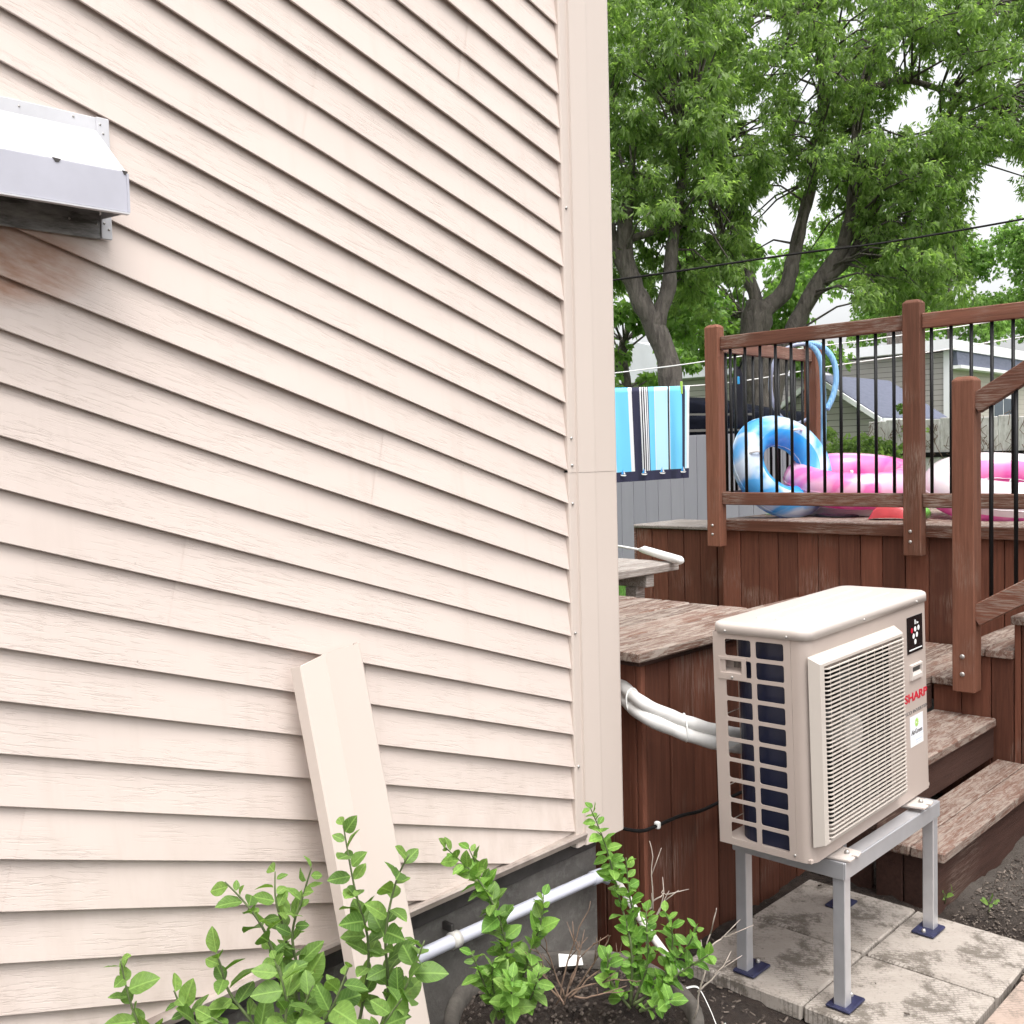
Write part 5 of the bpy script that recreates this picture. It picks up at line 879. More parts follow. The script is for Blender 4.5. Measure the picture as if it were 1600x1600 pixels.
# ================================================================== STEPS
stp = empty('garden_steps', (4.05, 1.55, 0), 'two wide weathered wooden steps right of the heat pump', 'steps')
for (z_, v0_, n_, u0_, u1_) in ((.18, 1.310, 2, 3.430, 4.645), (.36, 1.545, 2, 3.46, 4.645)):
    wd = .1175 if z_ < .2 else .138
    for i in range(n_):
        board('tread_board', u0_, u1_, v0_ + wd*i + .0015, v0_ + wd*(i+1) - .0015, z_-.036, z_ + random.uniform(-.001, .001), 'wood_tread', stp, bevel=.005, jit=.0015)
board('riser', 3.455, 4.66, 1.337, 1.360, -.09, .143, 'wood_riser', stp, bevel=.004)
board('riser', 3.480, 4.66, 1.562, 1.586, .181, .323, 'wood_riser', stp, bevel=.004)
board('riser', 3.66, 4.66, 1.832, 1.856, .361, .473, 'wood_riser', stp, bevel=.004)
for i in range(2): board('end_plank', 3.452, 3.474, 1.362+.1*i, 1.458+.1*i, -.09, .143, 'wood_riser', stp, bevel=.003)
for i in range(2): board('end_plank', 3.482, 3.504, 1.588+.12*i, 1.704+.12*i, -.09, .323, 'wood_riser', stp, bevel=.003)

# ================================================================== POOL STAIRS (climb towards the viewer along the deck)
ps = empty('pool_stairs', (5.05, 1.5, 0), 'boxed wooden staircase with plank side climbing to the pool deck at right', 'stairs')
for i in range(13):
    v0_ = 1.832 + .133*i
    board('landing_board', 3.66, 5.455, v0_+.002, v0_+.131, .475, .51, 'wood_deck', ps, bevel=.004)
for v0_, v1_ in ((1.70, 1.829),): board('landing_board', 4.648, 5.455, v0_, v1_, .475, .511, 'wood_deck', ps, bevel=.004)
heights = [(.66, 1.483, 1.712), (.812, 1.262, 1.490), (.968, 1.04, 1.270)]
for z_, a_, b_ in heights:
    m_ = (a_ + b_)/2
    board('tread_board', 4.648, 5.455, a_, m_-.0015, z_-.036, z_, 'wood_deck', ps, bevel=.004); board('tread_board', 4.648, 5.455, m_+.0015, b_, z_-.036, z_+.001, 'wood_deck', ps, bevel=.004)
    board('riser', 4.69, 5.45, b_-.032, b_-.012, z_-.19, z_-.037, 'wood_riser', ps)
for i in range(8): board('top_board', 4.648, 5.455, 1.04-.135*(i+1)+.002, 1.04-.135*i-.002, 1.094, 1.13, 'wood_deck', ps, bevel=.004)
def ztop(v):
    for z_, a_, b_ in heights:
        if a_ <= v < b_ - .008: return z_
    return .511 if v >= 1.7 else 1.13
cuts = [1.83, 1.704, 1.577, 1.482, 1.452, 1.32, 1.262, 1.19, 1.06, 1.04, .91, .78, .65, .52, .39, .26, .13, 0]
for a_, b_ in zip(cuts[1:], cuts[:-1]):
    if b_ - a_ < .012: continue
    board('side_plank', 4.668, 4.688, a_+.002, b_-.002, -.09, ztop((a_+b_)/2) - .0365, 'wood_skirt', ps, bevel=.0025)
rl = empty('stair_railing', (4.6, 1.6, .5)); rl.parent = ps; rl.matrix_parent_inverse = ps.matrix_world.inverted()
def post(name, u0_, u1_, v0_, v1_, z0_, z1_, mat, parent):
    mb = MB().box(u0_, u1_, v0_, v1_, z0_, z1_-.016); c_ = .016
    o = len(mb.v); mb.f.pop(1)
    mb.add([(u0_+c_, v0_+c_, z1_), (u1_-c_, v0_+c_, z1_), (u1_-c_, v1_-c_, z1_), (u0_+c_, v1_-c_, z1_)], [(0, 1, 2, 3)])
    mb.f += [(4, 5, 9, 8), (5, 6, 10, 9), (6, 7, 11, 10), (7, 4, 8, 11)]
    return mb.build(name, mat, parent, bevel=.004)
post('post', 4.565, 4.655, 1.612, 1.706, .472, 1.850, 'wood_post', rl)
for z_ in (.63, .552): MB().lathe([(.0001, -.006), (.007, -.005), (.011, -.001), (.011, .003)], (4.5655, 1.662, z_), 'x', 12).build('bolt', 'screw', rl, smooth=True)
def slope(z_at, v): return z_at + (1.645 - v)*.60
for nm, zt_, hh in (('handrail', 1.762, .100), ('lower_rail', .845, .105)):
    a_ = (4.605, 1.622, slope(zt_ - hh/2, 1.622)); b_ = (4.605, .30, slope(zt_ - hh/2, .30))
    MB().bar(a_, b_, .042, hh*.86, (0, 0, 1)).build(nm, 'wood_rail_y', rl, bevel=.004)
for i in range(12):
    v_ = 1.553 - .1005*i
    MB().tube([(4.602, v_, slope(.80, v_)), (4.602, v_, slope(1.69, v_))], .0092, 10).build('baluster', 'baluster_black', rl, smooth=True)
post('post', 4.565, 4.655, .20, .294, 1.1, 2.60, 'wood_post', rl)

# ================================================================== POOL DECK
pd = empty('pool_deck', (7.0, 2.0, 0), 'raised red-brown wooden pool deck with plank skirt and black baluster railing', 'deck')
ZD = 1.135
for i in range(34):
    v1_ = 3.462 - .142*i
    board('floor_board', 5.470, 9.6, v1_-.139, v1_, ZD-.034, ZD + random.uniform(-.001, .001), 'wood_deck_y' if False else 'wood_deck', pd, bevel=.003)
board('rim_board', 5.448, 5.4695, -1.4, 3.466, 1.070, ZD-.002, 'wood_rail_y', pd)
board('back_rim', 5.470, 9.6, 3.4635, 3.484, 1.0, ZD-.002, 'wood_rail_x', pd)
vs0 = 3.441
for i in range(36):
    b_ = vs0 - .1275*i
    board('skirt_plank', 5.478 + (.003 if i % 2 else 0), 5.498, b_-.1235, b_, .20, 1.069, 'wood_skirt', pd, bevel=.003)
board('seam_shade_sheet', 5.50, 5.515, -1.2, 3.42, .20, 1.068, 'ac_inside', pd); board('seam_shade_sheet', 5.683, 5.70, 3.46, 4.23, .12, 1.046, 'ac_inside', pd)  # added dark sheets that keep light from behind out of the gaps
board('corner_board', 5.516, 5.66, 3.425, 3.441, .20, 1.069, 'wood_skirt', pd)
for i in range(6):
    b_ = 4.235 - .1285*i
    board('skirt_plank', 5.66 + (.003 if i % 2 else 0), 5.68, b_-.1240, b_, .12, 1.047, 'wood_skirt', pd, bevel=.003)
board('cap_board', 5.640, 6.2, 3.487, 4.246, 1.048, 1.072, 'wood_grey', pd, bevel=.006, jit=.002)
board('end_trim', 5.652, 5.68, 4.237, 4.252, .12, 1.047, 'wood_rail_y', pd)
rg = empty('railing', (5.42, 2.4, 1.0)); rg.parent = pd; rg.matrix_parent_inverse = pd.matrix_world.inverted()
for a_, b_ in ((3.388, 3.482), (2.168, 2.262), (.948, 1.042), (-.27, -.18)):
    post('post', 5.372, 5.447, a_, b_, .975, 2.322, 'wood_post', rg)
    for z_ in (1.105, 1.05): MB().lathe([(.0001, -.005), (.006, -.004), (.009, -.001), (.009, .003)], (5.3725, (a_+b_)/2+.008, z_), 'x', 12).build('bolt', 'screw', rg, smooth=True)
for a_, b_ in ((2.2625, 3.3875), (1.0425, 2.1675), (-.1795, .9475)):
    board('top_rail', 5.396, 5.436, a_, b_, 2.168, 2.248, 'wood_rail_y', rg, bevel=.005, jit=.001)
    board('bottom_rail', 5.396, 5.436, a_, b_, 1.230, 1.306, 'wood_rail_y', rg, bevel=.005, jit=.001)
bal = None
def baluster(x, y, z0_, z1_, parent):
    global bal
    if bal is None:
        bal = MB().tube([(0, 0, 0), (0, 0, 1)], .0092, 10).build('baluster', 'baluster_black', parent, smooth=True); o = bal
    else:
        o = bpy.data.objects.new('baluster', bal.data); COL.objects.link(o); o.parent = parent
    o.matrix_parent_inverse = parent.matrix_world.inverted(); o.location = (x, y, z0_); o.scale = (1, 1, z1_-z0_)
for i in range(36):
    v_ = 3.328 - .1003*i
    if any(a_-.02 < v_ < b_+.02 for a_, b_ in ((2.168, 2.262), (.948, 1.042), (-.27, -.18))): continue
    baluster(5.416, v_, 1.300, 2.172, rg)
post('post', 6.640, 6.735, 3.40, 3.494, 1.0, 2.30, 'wood_post', rg)
for a_, b_ in ((5.4475, 6.6395),):
    board('top_rail', a_, b_, 3.428, 3.468, 2.160, 2.240, 'wood_rail_x', rg, bevel=.005)
    board('bottom_rail', a_, b_, 3.428, 3.468, 1.230, 1.306, 'wood_rail_x', rg, bevel=.005)
    n_ = int((b_-a_)/.105)
    for i in range(1, n_): 
        if a_ < 6: baluster(a_ + (b_-a_)*i/n_, 3.448, 1.300, 2.165, rg)

# ------------------------------------------------------------------ things on the deck
def torus(name, c, R, r, axis, mats, label, cat, inner=(), n=56, m=20, roll=0, squash=1.0):
    ax = Vector(axis).normalized(); q = ax.to_track_quat('Z', 'Y').to_matrix().to_4x4()
    vs = []; fs = []; mi = []
    for i in range(n):
        a_ = 2*math.pi*i/n
        for j in range(m):
            b_ = 2*math.pi*j/m; w_ = 1 + .012*math.sin(a_*9)*math.cos(b_)
            rho = R + r*w_*math.cos(b_)
            vs.append((rho*math.cos(a_), rho*math.sin(a_), r*squash*w_*math.sin(b_)))
    for i in range(n):
        for j in range(m):
            fs.append((i*m+j, ((i+1) % n)*m+j, ((i+1) % n)*m+(j+1) % m, i*m+(j+1) % m)); mi.append(inner(2*math.pi*(i+.5)/n, 2*math.pi*(j+.5)/m) if inner else 0)
    me = bpy.data.meshes.new(name); me.from_pydata(vs, [], fs)
    for x_ in mats: me.materials.append(M[x_])
    me.polygons.foreach_set('material_index', mi); me.polygons.foreach_set('use_smooth', [True]*len(fs))
    o = bpy.data.objects.new(name, me); COL.objects.link(o)
    o.matrix_world = Matrix.Translation(c) @ q @ Matrix.Rotation(roll, 4, 'Z')
    LOCAL.add(o)
    for rr_, zz in ((R + r*1.001, 0.0), (R - r*.999, 0.0)):
        sm = []; nn_ = 72
        for i in range(nn_):
            a_ = 2*math.pi*i/nn_; sm.append(Vector((rr_*math.cos(a_), rr_*math.sin(a_), zz + .0015*math.sin(a_*23))))
        MB().tube(sm + [sm[0]], .0035, 5, cap=False).build('seam', mats[0], o, smooth=True)
    MB().lathe([(.0001, .016), (.008, .015), (.010, .009), (.010, -.004)], (R*.94*math.cos(4.4), R*.94*math.sin(4.4), r*squash*.985), 'z', 12).build('valve', 'white_plastic', o, smooth=True)
    return tag(o, label, cat)
cosd = math.cos
br_ = torus('swim_ring', (5.845, 3.230, 1.452), .245, .100, (-.38, -.78, .40), ['ring_blue', 'ring_blue_in'], 'blue and white inflatable swim ring leaning on the railing', 'swim ring', lambda a_, b_: 1 if (math.cos(b_) < -.35 or math.sin(b_) < -.55) else 0)
LOCAL.add(br_)
for a_ in (1.1, 2.9):
    hx, hy = .245*math.cos(a_), .222*math.sin(a_)
    MB().tube([(hx-.035, hy, .088), (hx-.028, hy, .113), (hx, hy, .122), (hx+.028, hy, .113), (hx+.035, hy, .088)], .008, 8).build('grip', 'white_plastic', br_, smooth=True)
torus('swim_ring', (6.20, 2.93, 1.352), .315, .112, (-.15, -.13, 1), ['ring_pink', 'ring_hot'], 'pink inflatable swim ring lying flat behind the railing', 'swim ring', lambda a_, b_: 1 if (math.cos(b_) < -.45 or math.sin(b_) < -.2) else 0)
torus('swim_ring', (6.30, 2.04, 1.300), .335, .125, (-.20, -.16, 1), ['ring_white', 'ring_hot'], 'white and pink inflatable swim ring at the right frame edge', 'swim ring', lambda a_, b_: 1 if (math.cos(b_) < -.5 or math.sin(b_) < -.35) else 0)
fm = MB().prism([(5.98, 2.62), (6.5, 2.56), (6.56, 3.22), (6.0, 3.26)], 'z', ZD+.001, ZD+.062).build('foam_mat', 'white_plastic', None, bevel=.012, seg=2); tag(fm, 'pale foam mat lying under the pink ring on the deck', 'mat')
ml = empty('melon_float', (5.80, 2.45, ZD), 'red and green watermelon pool float behind the middle post', 'pool float')
n = 20; prof = [(.20*math.cos(math.pi*i/n), .11*math.sin(math.pi*i/n)) for i in range(n+1)]
mm = Matrix.Translation((5.80, 2.50, ZD)) @ Matrix.Rotation(math.radians(-82), 4, 'Z')
def lp(pts): return [tuple(mm @ Vector(p)) for p in pts]
mb = MB(); secs = [[(x_*s_*.62, y_, (.095*math.sqrt(max(0, 1-(x_/.2)**2))*.9+.012)*h_) for x_, s_ in ((x_, 1) for x_ in np.linspace(-.2, .2, 15))] for y_, h_ in ((-.07, .15), (-.055, .7), (-.02, 1.0), (.02, 1.0), (.055, .7), (.07, .15))]
mb.add(lp(sum(secs, [])), [(i*15+j, i*15+j+1, (i+1)*15+j+1, (i+1)*15+j) for i in range(5) for j in range(14)])
mb.build('float_body', 'melon_red', ml, smooth=True)
MB().tube(lp([(.135, -.05, .035), (.175, -.01, .05), (.17, .04, .035)]), .032, 10).build('rind', 'melon_green', ml, smooth=True)
dk = MB().lathe([(.0001, .014), (.10, .014), (.135, .010), (.14, .004), (.135, 0)], (5.98, 2.93, ZD+.001), 'z', 28).build('flying_disc', 'disc_dark', None, smooth=True); tag(dk, 'flat dark disc lying on the pool deck boards', 'disc')
dg_ = MB().lathe([(.0001, .012), (.08, .012), (.105, .006), (.10, 0)], (6.02, 3.33, ZD+.001), 'z', 24).build('flying_disc', 'disc_green', None, smooth=True); tag(dg_, 'small dull green disc on the deck beside the blue ring', 'disc')
hs = empty('pool_hose', (6.6, 3.35, ZD), 'pale blue vacuum hose looped over the rear railing post', 'hose')
MB().tube(smoothpath(HOSE_A, 5), .0195, 10).build('hose_loop', 'hose_blue', hs, smooth=True)
MB().tube(smoothpath(HOSE_B, 5), .014, 10).build('hose_tail', 'hose_grey', hs, smooth=True)
bg_ = empty('black_bag', (5.95, 3.6, 1.7), 'black drawstring bag hanging on the rear railing behind the corner post', 'bag')
sec = [(2.11, .015, .015), (2.06, .030, .025), (2.0, .040, .032), (1.93, .048, .038), (1.84, .056, .042), (1.77, .060, .045), (1.72, .050, .04), (1.70, .02, .02)]
mb = MB(); n = 14
for z_, a_, b_ in sec:
    for k in range(n):
        w_ = 2*math.pi*k/n; f_ = 1 + .10*math.sin(3*w_ + z_*9); mb.v.append((5.955 + a_*f_*math.cos(w_)*.72 + .2*b_*math.sin(w_), 3.60 - a_*f_*math.cos(w_)*.6 + b_*.5*math.sin(w_), z_))
mb.f = [(i*n+k, i*n+(k+1) % n, (i+1)*n+(k+1) % n, (i+1)*n+k) for i in range(len(sec)-1) for k in range(n)] + [tuple((len(sec)-1)*n+k for k in range(n))]
mb.build('bag_body', 'fabric_black', bg_, smooth=True)
MB().tube([(5.95, 3.59, 2.10), (5.945, 3.49, 2.245), (5.945, 3.448, 2.246)], .006, 6).build('strap', 'fabric_black', bg_, smooth=True)
MB().box(5.895, 5.912, 3.562, 3.575, 1.99, 2.04).build('tag', 'tag_blue', bg_, bevel=.004)

# ------------------------------------------------------------------ weathered table beyond the landing, with a white pole on it
tb = empty('garden_table', (4.2, 3.2, 0), 'weathered grey plank table standing beyond the raised landing', 'table')
zt_ = 1.0
for i in range(5): board('top_plank', 3.1, 4.33, 2.975+.125*i, 3.096+.125*i, zt_-.040, zt_ + random.uniform(-.002, .002), 'wood_grey', tb, bevel=.004, jit=.001)
board('cross_beam', 4.07, 4.135, 2.99, 3.58, zt_-.105, zt_-.041, 'wood_grey', tb, bevel=.004)
board('cross_beam', 3.25, 3.315, 2.99, 3.58, zt_-.105, zt_-.041, 'wood_grey', tb, bevel=.004)
for x_, y_ in ((4.068, 3.05), (4.068, 3.47), (3.248, 3.05), (3.248, 3.47)): board('leg', x_, x_+.07, y_, y_+.07, -.05, zt_-.106, 'wood_grey', tb, bevel=.004)
wp = empty('white_pole', (4.3, 3.1, 1.0), 'white rounded pole lying across the grey table top', 'pole')
MB().tube([(4.425, 3.29, 1.040), (4.40, 3.24, 1.044), (4.33, 3.10, 1.034), (4.235, 2.905, 1.020), (4.225, 2.885, 1.018)], [.010, .021, .022, .022, .012], 12).build('sleeve', 'white_plastic', wp, smooth=True)
MB().tube([(4.72, 3.82, 1.035), (4.42, 3.28, 1.040)], .0065, 8).build('rod', 'white_plastic', wp, smooth=True)

# ------------------------------------------------------------------ clotheslines and towel
for nm, lst, lab in (('clothesline', LINE_LOW, 'lower white clothesline carrying the striped towel'), ('clothesline', LINE_HIGH, 'upper white clothesline above the towel')):
    o = MB().tube(smoothpath(lst, 4), .0045, 6).build(nm, 'clothesline', None, smooth=True); tag(o, lab, 'clothesline')
tw = empty('beach_towel', (6.15, 4.46, 2.0), 'beach towel in blue, navy and white stripes with sailboat hem hanging on line', 'towel')
A0, A1 = Vector(TOWEL[0]), Vector(TOWEL[1]); ex = (A1 - A0); wid = ex.length; ex.normalize(); nn = ex.cross(Vector((0, 0, 1))).normalized()
if nn.dot(Vector((0, 0, 1.55)) - A0) < 0: nn = -nn
nx, nz = 44, 34; me = bpy.data.meshes.new('towel_cloth'); vs = []; uv = []
def tow(i, j):
    s_ = i/nx; t_ = j/nz               # t: 0 back hem .. .46 fold .. 1 front hem
    ff_ = .44; L1, L2 = .60, .672 + .02*(1-s_)
    if t_ < ff_: d_ = (ff_-t_)/ff_*L1; side = -1
    else: d_ = (t_-ff_)/(1-ff_)*L2; side = 1
    wv = (.022*math.sin(s_*15+1+d_) + .012*math.sin(s_*29+2))*min(1, d_*2.5) + .006
    p = A0 + ex*(s_*wid + (.035*d_*(1-s_)*1.2 - .02*d_*s_)) + nn*(side*(.006 + max(0, wv)*.9)) + Vector((0, 0, -d_ + .004))
    return p, (s_, 1 - d_/L2 if side > 0 else .5)
for j in range(nz+1):
    for i in range(nx+1):
        p, q = tow(i, j); vs.append(p); uv.append(q)
fs = [(j*(nx+1)+i, j*(nx+1)+i+1, (j+1)*(nx+1)+i+1, (j+1)*(nx+1)+i) for j in range(nz) for i in range(nx)]
me.from_pydata(vs, [], fs); ul = me.uv_layers.new()
for lp_ in me.loops: ul.data[lp_.index].uv = uv[lp_.vertex_index]
me.polygons.foreach_set('use_smooth', [True]*len(fs)); me.materials.append(M['towel'])
to = bpy.data.objects.new('towel_cloth', me); COL.objects.link(to); to.parent = tw; to.matrix_parent_inverse = tw.matrix_world.inverted()
for k, s_ in enumerate((.13, .39, .655, .92)):
    p, _ = tow(int(s_*nx), nz-2); p = p + nn*.014 - Vector((0, 0, .030))
    mb = MB(); f_ = lambda a_, b_, o=0: tuple(p + ex*a_ + Vector((0, 0, b_)) + nn*o)
    mb.add([f_(-.020, .012), f_(.026, .008), f_(.016, 0), f_(-.012, .002)], [(0, 1, 2, 3)]); mb.build('boat_hull', 'print_white', tw, solid=.001)
    MB().add([f_(-.014, .014, .001), f_(.001, .052, .001), f_(.003, .014, .001)], [(0, 1, 2)]).build('boat_sail', 'ring_blue_in', tw, solid=.001); MB().add([f_(.005, .014, .001), f_(.005, .045, .001), f_(.018, .013, .001)], [(0, 1, 2)]).build('boat_sail', 'print_white', tw, solid=.001)
cp_ = A0 + ex*(wid*.90); o = MB().box(-.006, .006, -.008, .008, -.055, .035).build('clothespin', 'sticker_green', None, bevel=.002); o.matrix_world = Matrix.Translation(cp_ + nn*.012); tag(o, 'green clothespin holding the right end of the towel', 'clothespin')
o = MB().tube(smoothpath(WIRE, 4), .0095, 8).build('power_cable', 'cable_black', None, smooth=True); tag(o, 'black overhead service cable crossing in front of the trees', 'cable')

# ================================================================== NEIGHBOUR PROPERTY
fn = empty('board_fence', (9.9, 6.0, 0), 'lavender grey vertical board fence behind the towel', 'fence')
for i in range(40):
    v_ = 9.6 - .18*i
    if v_ < 5.2: break
    board('fence_board', 9.90 + random.uniform(-.002, .002), 9.925, v_-.1755, v_, -.05, 1.75, 'fence_paint', fn, bevel=.003)
board('fence_rail', 9.928, 9.97, 5.2, 9.6, .35, .44, 'fence_paint', fn); board('fence_rail', 9.928, 9.97, 5.2, 9.6, 1.5, 1.59, 'fence_paint', fn)
tp = empty('covered_trailer', (11.2, 6.3, 0), 'dark tarpaulin covered bulk standing behind the grey fence', 'tarp')
mb = MB().box(10.6, 11.6, 5.95, 8.2, 0, 2.02); o = mb.build('tarp_cover', 'tarp_dark', tp, bevel=.12, seg=3, smooth=True)
MB().bar((10.57, 6.0, 1.80), (10.57, 8.15, 1.84), .03, .03).build('tarp_strap', 'tarp_trim', tp); MB().bar((10.575, 6.2, 1.98), (10.575, 8.1, 2.06), .03, .025).build('tarp_strap', 'tarp_trim', tp)
MB().prism([(6.1, 1.97), (7.6, 2.28), (8.15, 2.02), (8.15, 1.97)], 'x', 10.66, 12.0).build('tarp_hump', 'tarp_dark', tp, bevel=.05, smooth=True)

# neighbour house: corner nearest to us at (24.5, 9.3)
nh = empty('neighbour_house', (28, 14, 0), 'distant house with grey siding, white fascia and blue-grey mansard roof', 'house')
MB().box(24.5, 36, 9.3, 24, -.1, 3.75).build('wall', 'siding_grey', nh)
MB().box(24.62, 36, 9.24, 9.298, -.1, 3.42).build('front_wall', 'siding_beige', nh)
MB().box(24.2, 36.3, 9.05, 24.2, 3.78, 4.02).build('fascia', 'fascia_white', nh)
MB().box(24.46, 24.60, 9.17, 9.32, -.1, 3.77).build('corner_trim', 'fascia_white', nh)
MB().prism([(9.05, 3.44), (9.08, 3.775), (9.235, 3.775), (9.235, 3.44)], 'x', 24.63, 36).build('mansard', 'shingles', nh)
MB().prism([(8.97, 3.36), (8.97, 3.435), (9.235, 3.435), (9.235, 3.36)], 'x', 24.63, 36).build('eave_board', 'fascia_white', nh)
for x_ in (27.3, 30.5):
    w_ = MB().box(x_, x_+1.5, 9.17, 9.238, 1.95, 2.85).build('window', 'fascia_white', nh, bevel=.01)
    MB().box(x_+.10, x_+.70, 9.15, 9.168, 2.05, 2.75).build('pane', 'window_glass', w_); MB().box(x_+.80, x_+1.40, 9.15, 9.168, 2.05, 2.75).build('pane', 'window_glass', w_)
ch_ = MB().box(27.5, 27.95, 11.5, 12.0, 4.0, 4.75).build('chimney', 'bark', nh)
# shed in front of it
sh = empty('garden_shed', (20.5, 9.6, 0), 'small grey sided shed with dark shingle roof before the distant house', 'shed')
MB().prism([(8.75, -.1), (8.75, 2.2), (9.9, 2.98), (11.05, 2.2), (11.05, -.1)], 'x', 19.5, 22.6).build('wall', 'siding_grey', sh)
MB().prism([(8.56, 2.09), (8.56, 2.16), (9.9, 3.07), (9.9, 3.0)], 'x', 19.35, 22.8).build('roof', 'shingles', sh); MB().prism([(11.24, 2.09), (11.24, 2.16), (9.902, 3.07), (9.902, 3.0)], 'x', 19.35, 22.8).build('roof', 'shingles', sh)
MB().prism([(8.54, 2.02), (8.54, 2.13), (9.9, 3.045), (9.9, 2.94)], 'x', 19.28, 19.345).build('rake_board', 'fascia_white', sh); MB().prism([(11.26, 2.02), (11.26, 2.13), (9.902, 3.045), (9.902, 2.94)], 'x', 19.28, 19.345).build('rake_board', 'fascia_white', sh)
MB().box(19.35, 22.8, 8.50, 8.555, 2.02, 2.13).build('eave_board', 'fascia_white', sh)
# pale low building left
lb = empty('pale_garage', (21.5, 15, 0), 'pale roofed low building glimpsed behind the left tree', 'building')
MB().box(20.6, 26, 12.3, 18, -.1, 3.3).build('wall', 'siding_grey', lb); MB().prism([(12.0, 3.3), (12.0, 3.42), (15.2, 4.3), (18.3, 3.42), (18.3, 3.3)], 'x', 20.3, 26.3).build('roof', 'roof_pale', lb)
# vine-grown white fence
vf = empty('white_fence', (17, 6, 0), 'whitewashed board fence overgrown with dry vines at far right', 'fence')
for i in range(20):
    v_ = 7.7 - .30*i; x_ = 16.9 + .0*i
    board('fence_panel', x_, x_+.03, v_-.292, v_, -.05, 2.0 + .02*math.sin(i*2.1), 'white_fence', vf, bevel=.01)
board('fence_rail', 16.86, 16.898, 1.7, 7.7, 1.38, 1.46, 'cable_black', vf)
vm = MB()
for i in range(150):
    y_ = random.uniform(2.2, 7.7); z_ = random.uniform(1.5, 2.05); p = Vector((16.84, y_, z_)); pts = [p.copy()]
    for k in range(5): p = p + Vector((random.uniform(-.03, .03), random.uniform(-.10, .10), random.uniform(-.16, .06))); p.x = min(16.86, max(16.7, p.x)); pts.append(p.copy())
    vm.tube(pts, .0055, 4, cap=False)
vo = vm.build('dry_vine', 'twig_brown', None, recalc=False); tag(vo, 'tangle of dry brown vines on the white fence', 'vine', kind='stuff')

# ================================================================== TREES
def foliage(name, clumps, per, mat, parent, leaf_len=.088, leaf_w=.0145, nleaf=9, droop=1.0, squash=.8):
    C = np.array(clumps, float); r = C[:, 3]
    cnt = np.maximum(12, (per*(r/.38)**2).astype(int)); idx = np.repeat(np.arange(len(C)), cnt); n = len(idx)
    d = RNG.normal(size=(n, 3)); d /= np.linalg.norm(d, axis=1)[:, None]
    rad = RNG.uniform(0, 1, n)**.45
    lump = 1 + .35*np.sin(d[:, 0]*5 + idx)*np.cos(d[:, 2]*6 + idx*1.7)
    pos = C[idx, :3] + d*(rad*lump*r[idx])[:, None]*np.array([1.0, 1.0, squash])
    out = d*np.array([1, 1, .4]) + RNG.normal(0, .45, (n, 3)); out /= np.linalg.norm(out, axis=1)[:, None]
    base = np.repeat(pos, nleaf, 0); m = len(base)
    ld_ = np.repeat(out, nleaf, 0)*.75 + RNG.normal(0, .55, (m, 3)); ld_[:, 2] -= droop*RNG.uniform(.35, 1.3, m)
    ld_ /= np.linalg.norm(ld_, axis=1)[:, None]
    base = base + RNG.normal(0, .022, (m, 3))
    L = leaf_len*RNG.uniform(.6, 1.25, m); Wd = leaf_w*RNG.uniform(.7, 1.3, m)
    side = np.cross(ld_, RNG.normal(size=(m, 3))); side /= np.linalg.norm(side, axis=1)[:, None]
    nrm = np.cross(ld_, side)
    P = np.empty((m, 4, 3)); mid = base + ld_*(L*.45)[:, None]
    P[:, 0] = base; P[:, 1] = mid + side*Wd[:, None] + nrm*(Wd*.35)[:, None]; P[:, 2] = base + ld_*L[:, None] - np.array([0, 0, .012]); P[:, 3] = mid - side*Wd[:, None] + nrm*(Wd*.35)[:, None]
    tone = np.clip(np.repeat(RNG.beta(1.6, 2.0, n), nleaf)*.75 + np.repeat(RNG.uniform(0, .22, len(C))[idx], nleaf) + RNG.uniform(-.06, .14, m), 0, 1)
    o = mesh_np(name, P.reshape(-1, 3), np.arange(m*4), np.full(m, 4), mat, parent, attr=np.repeat(tone, 4))
    tag(o, kind='stuff'); return o
def tree(name, limbs, clumps, per, mat, label, base, **kw):
    t_ = empty(name, base, label, 'tree')
    for i, (pts, rr_) in enumerate(limbs):
        sp_ = smoothpath(pts, 4); sp_ = [p + Vector((random.uniform(-1, 1), random.uniform(-1, 1), 0))*.012 for p in sp_]; m_ = len(sp_)
        R = [(rr_[0] + (rr_[1]-rr_[0])*(k/(m_-1))**.8)*(1 + .08*math.sin(k*1.9)) for k in range(m_)]
        MB().tube(sp_, R, 12).build('trunk' if i == 0 else 'limb', 'bark', t_, smooth=True)
    # small twigs reaching into the clumps
    tw_ = MB(); ends = [p for pts, _ in limbs for p in smoothpath(pts[1:], 6)]
    for c in clumps:
        c_ = Vector(c[:3]); e_ = min(ends, key=lambda q: (q-c_).length*random.uniform(.7, 1.5))
        if (e_-c_).length < 1.9: tw_.tube([e_, e_.lerp(c_, .5) + Vector((0, 0, .12)), c_, c_ + Vector((random.uniform(-.2, .2), random.uniform(-.2, .2), -.1))], [.020, .014, .008, .003], 5, cap=False)
    if tw_.v: tag(tw_.build('twigs', 'bark', t_, smooth=True, recalc=False), kind='stuff')
    foliage('crown', clumps, per, mat, t_, **kw); return t_
tree('maple_tree', TREE_LEFT, CLUMP_LEFT, 92, 'tree_leaf', 'large leafy tree with leaning dark trunk directly right of the house corner', (TREE_LEFT[0][0][0][0], TREE_LEFT[0][0][0][1], 0))
tree('maple_tree', TREE_MAIN, CLUMP_MAIN, 86, 'tree_leaf', 'tall forked tree with dark branching trunk behind the pool deck', (TREE_MAIN[0][0][0][0], TREE_MAIN[0][0][0][1], 0))
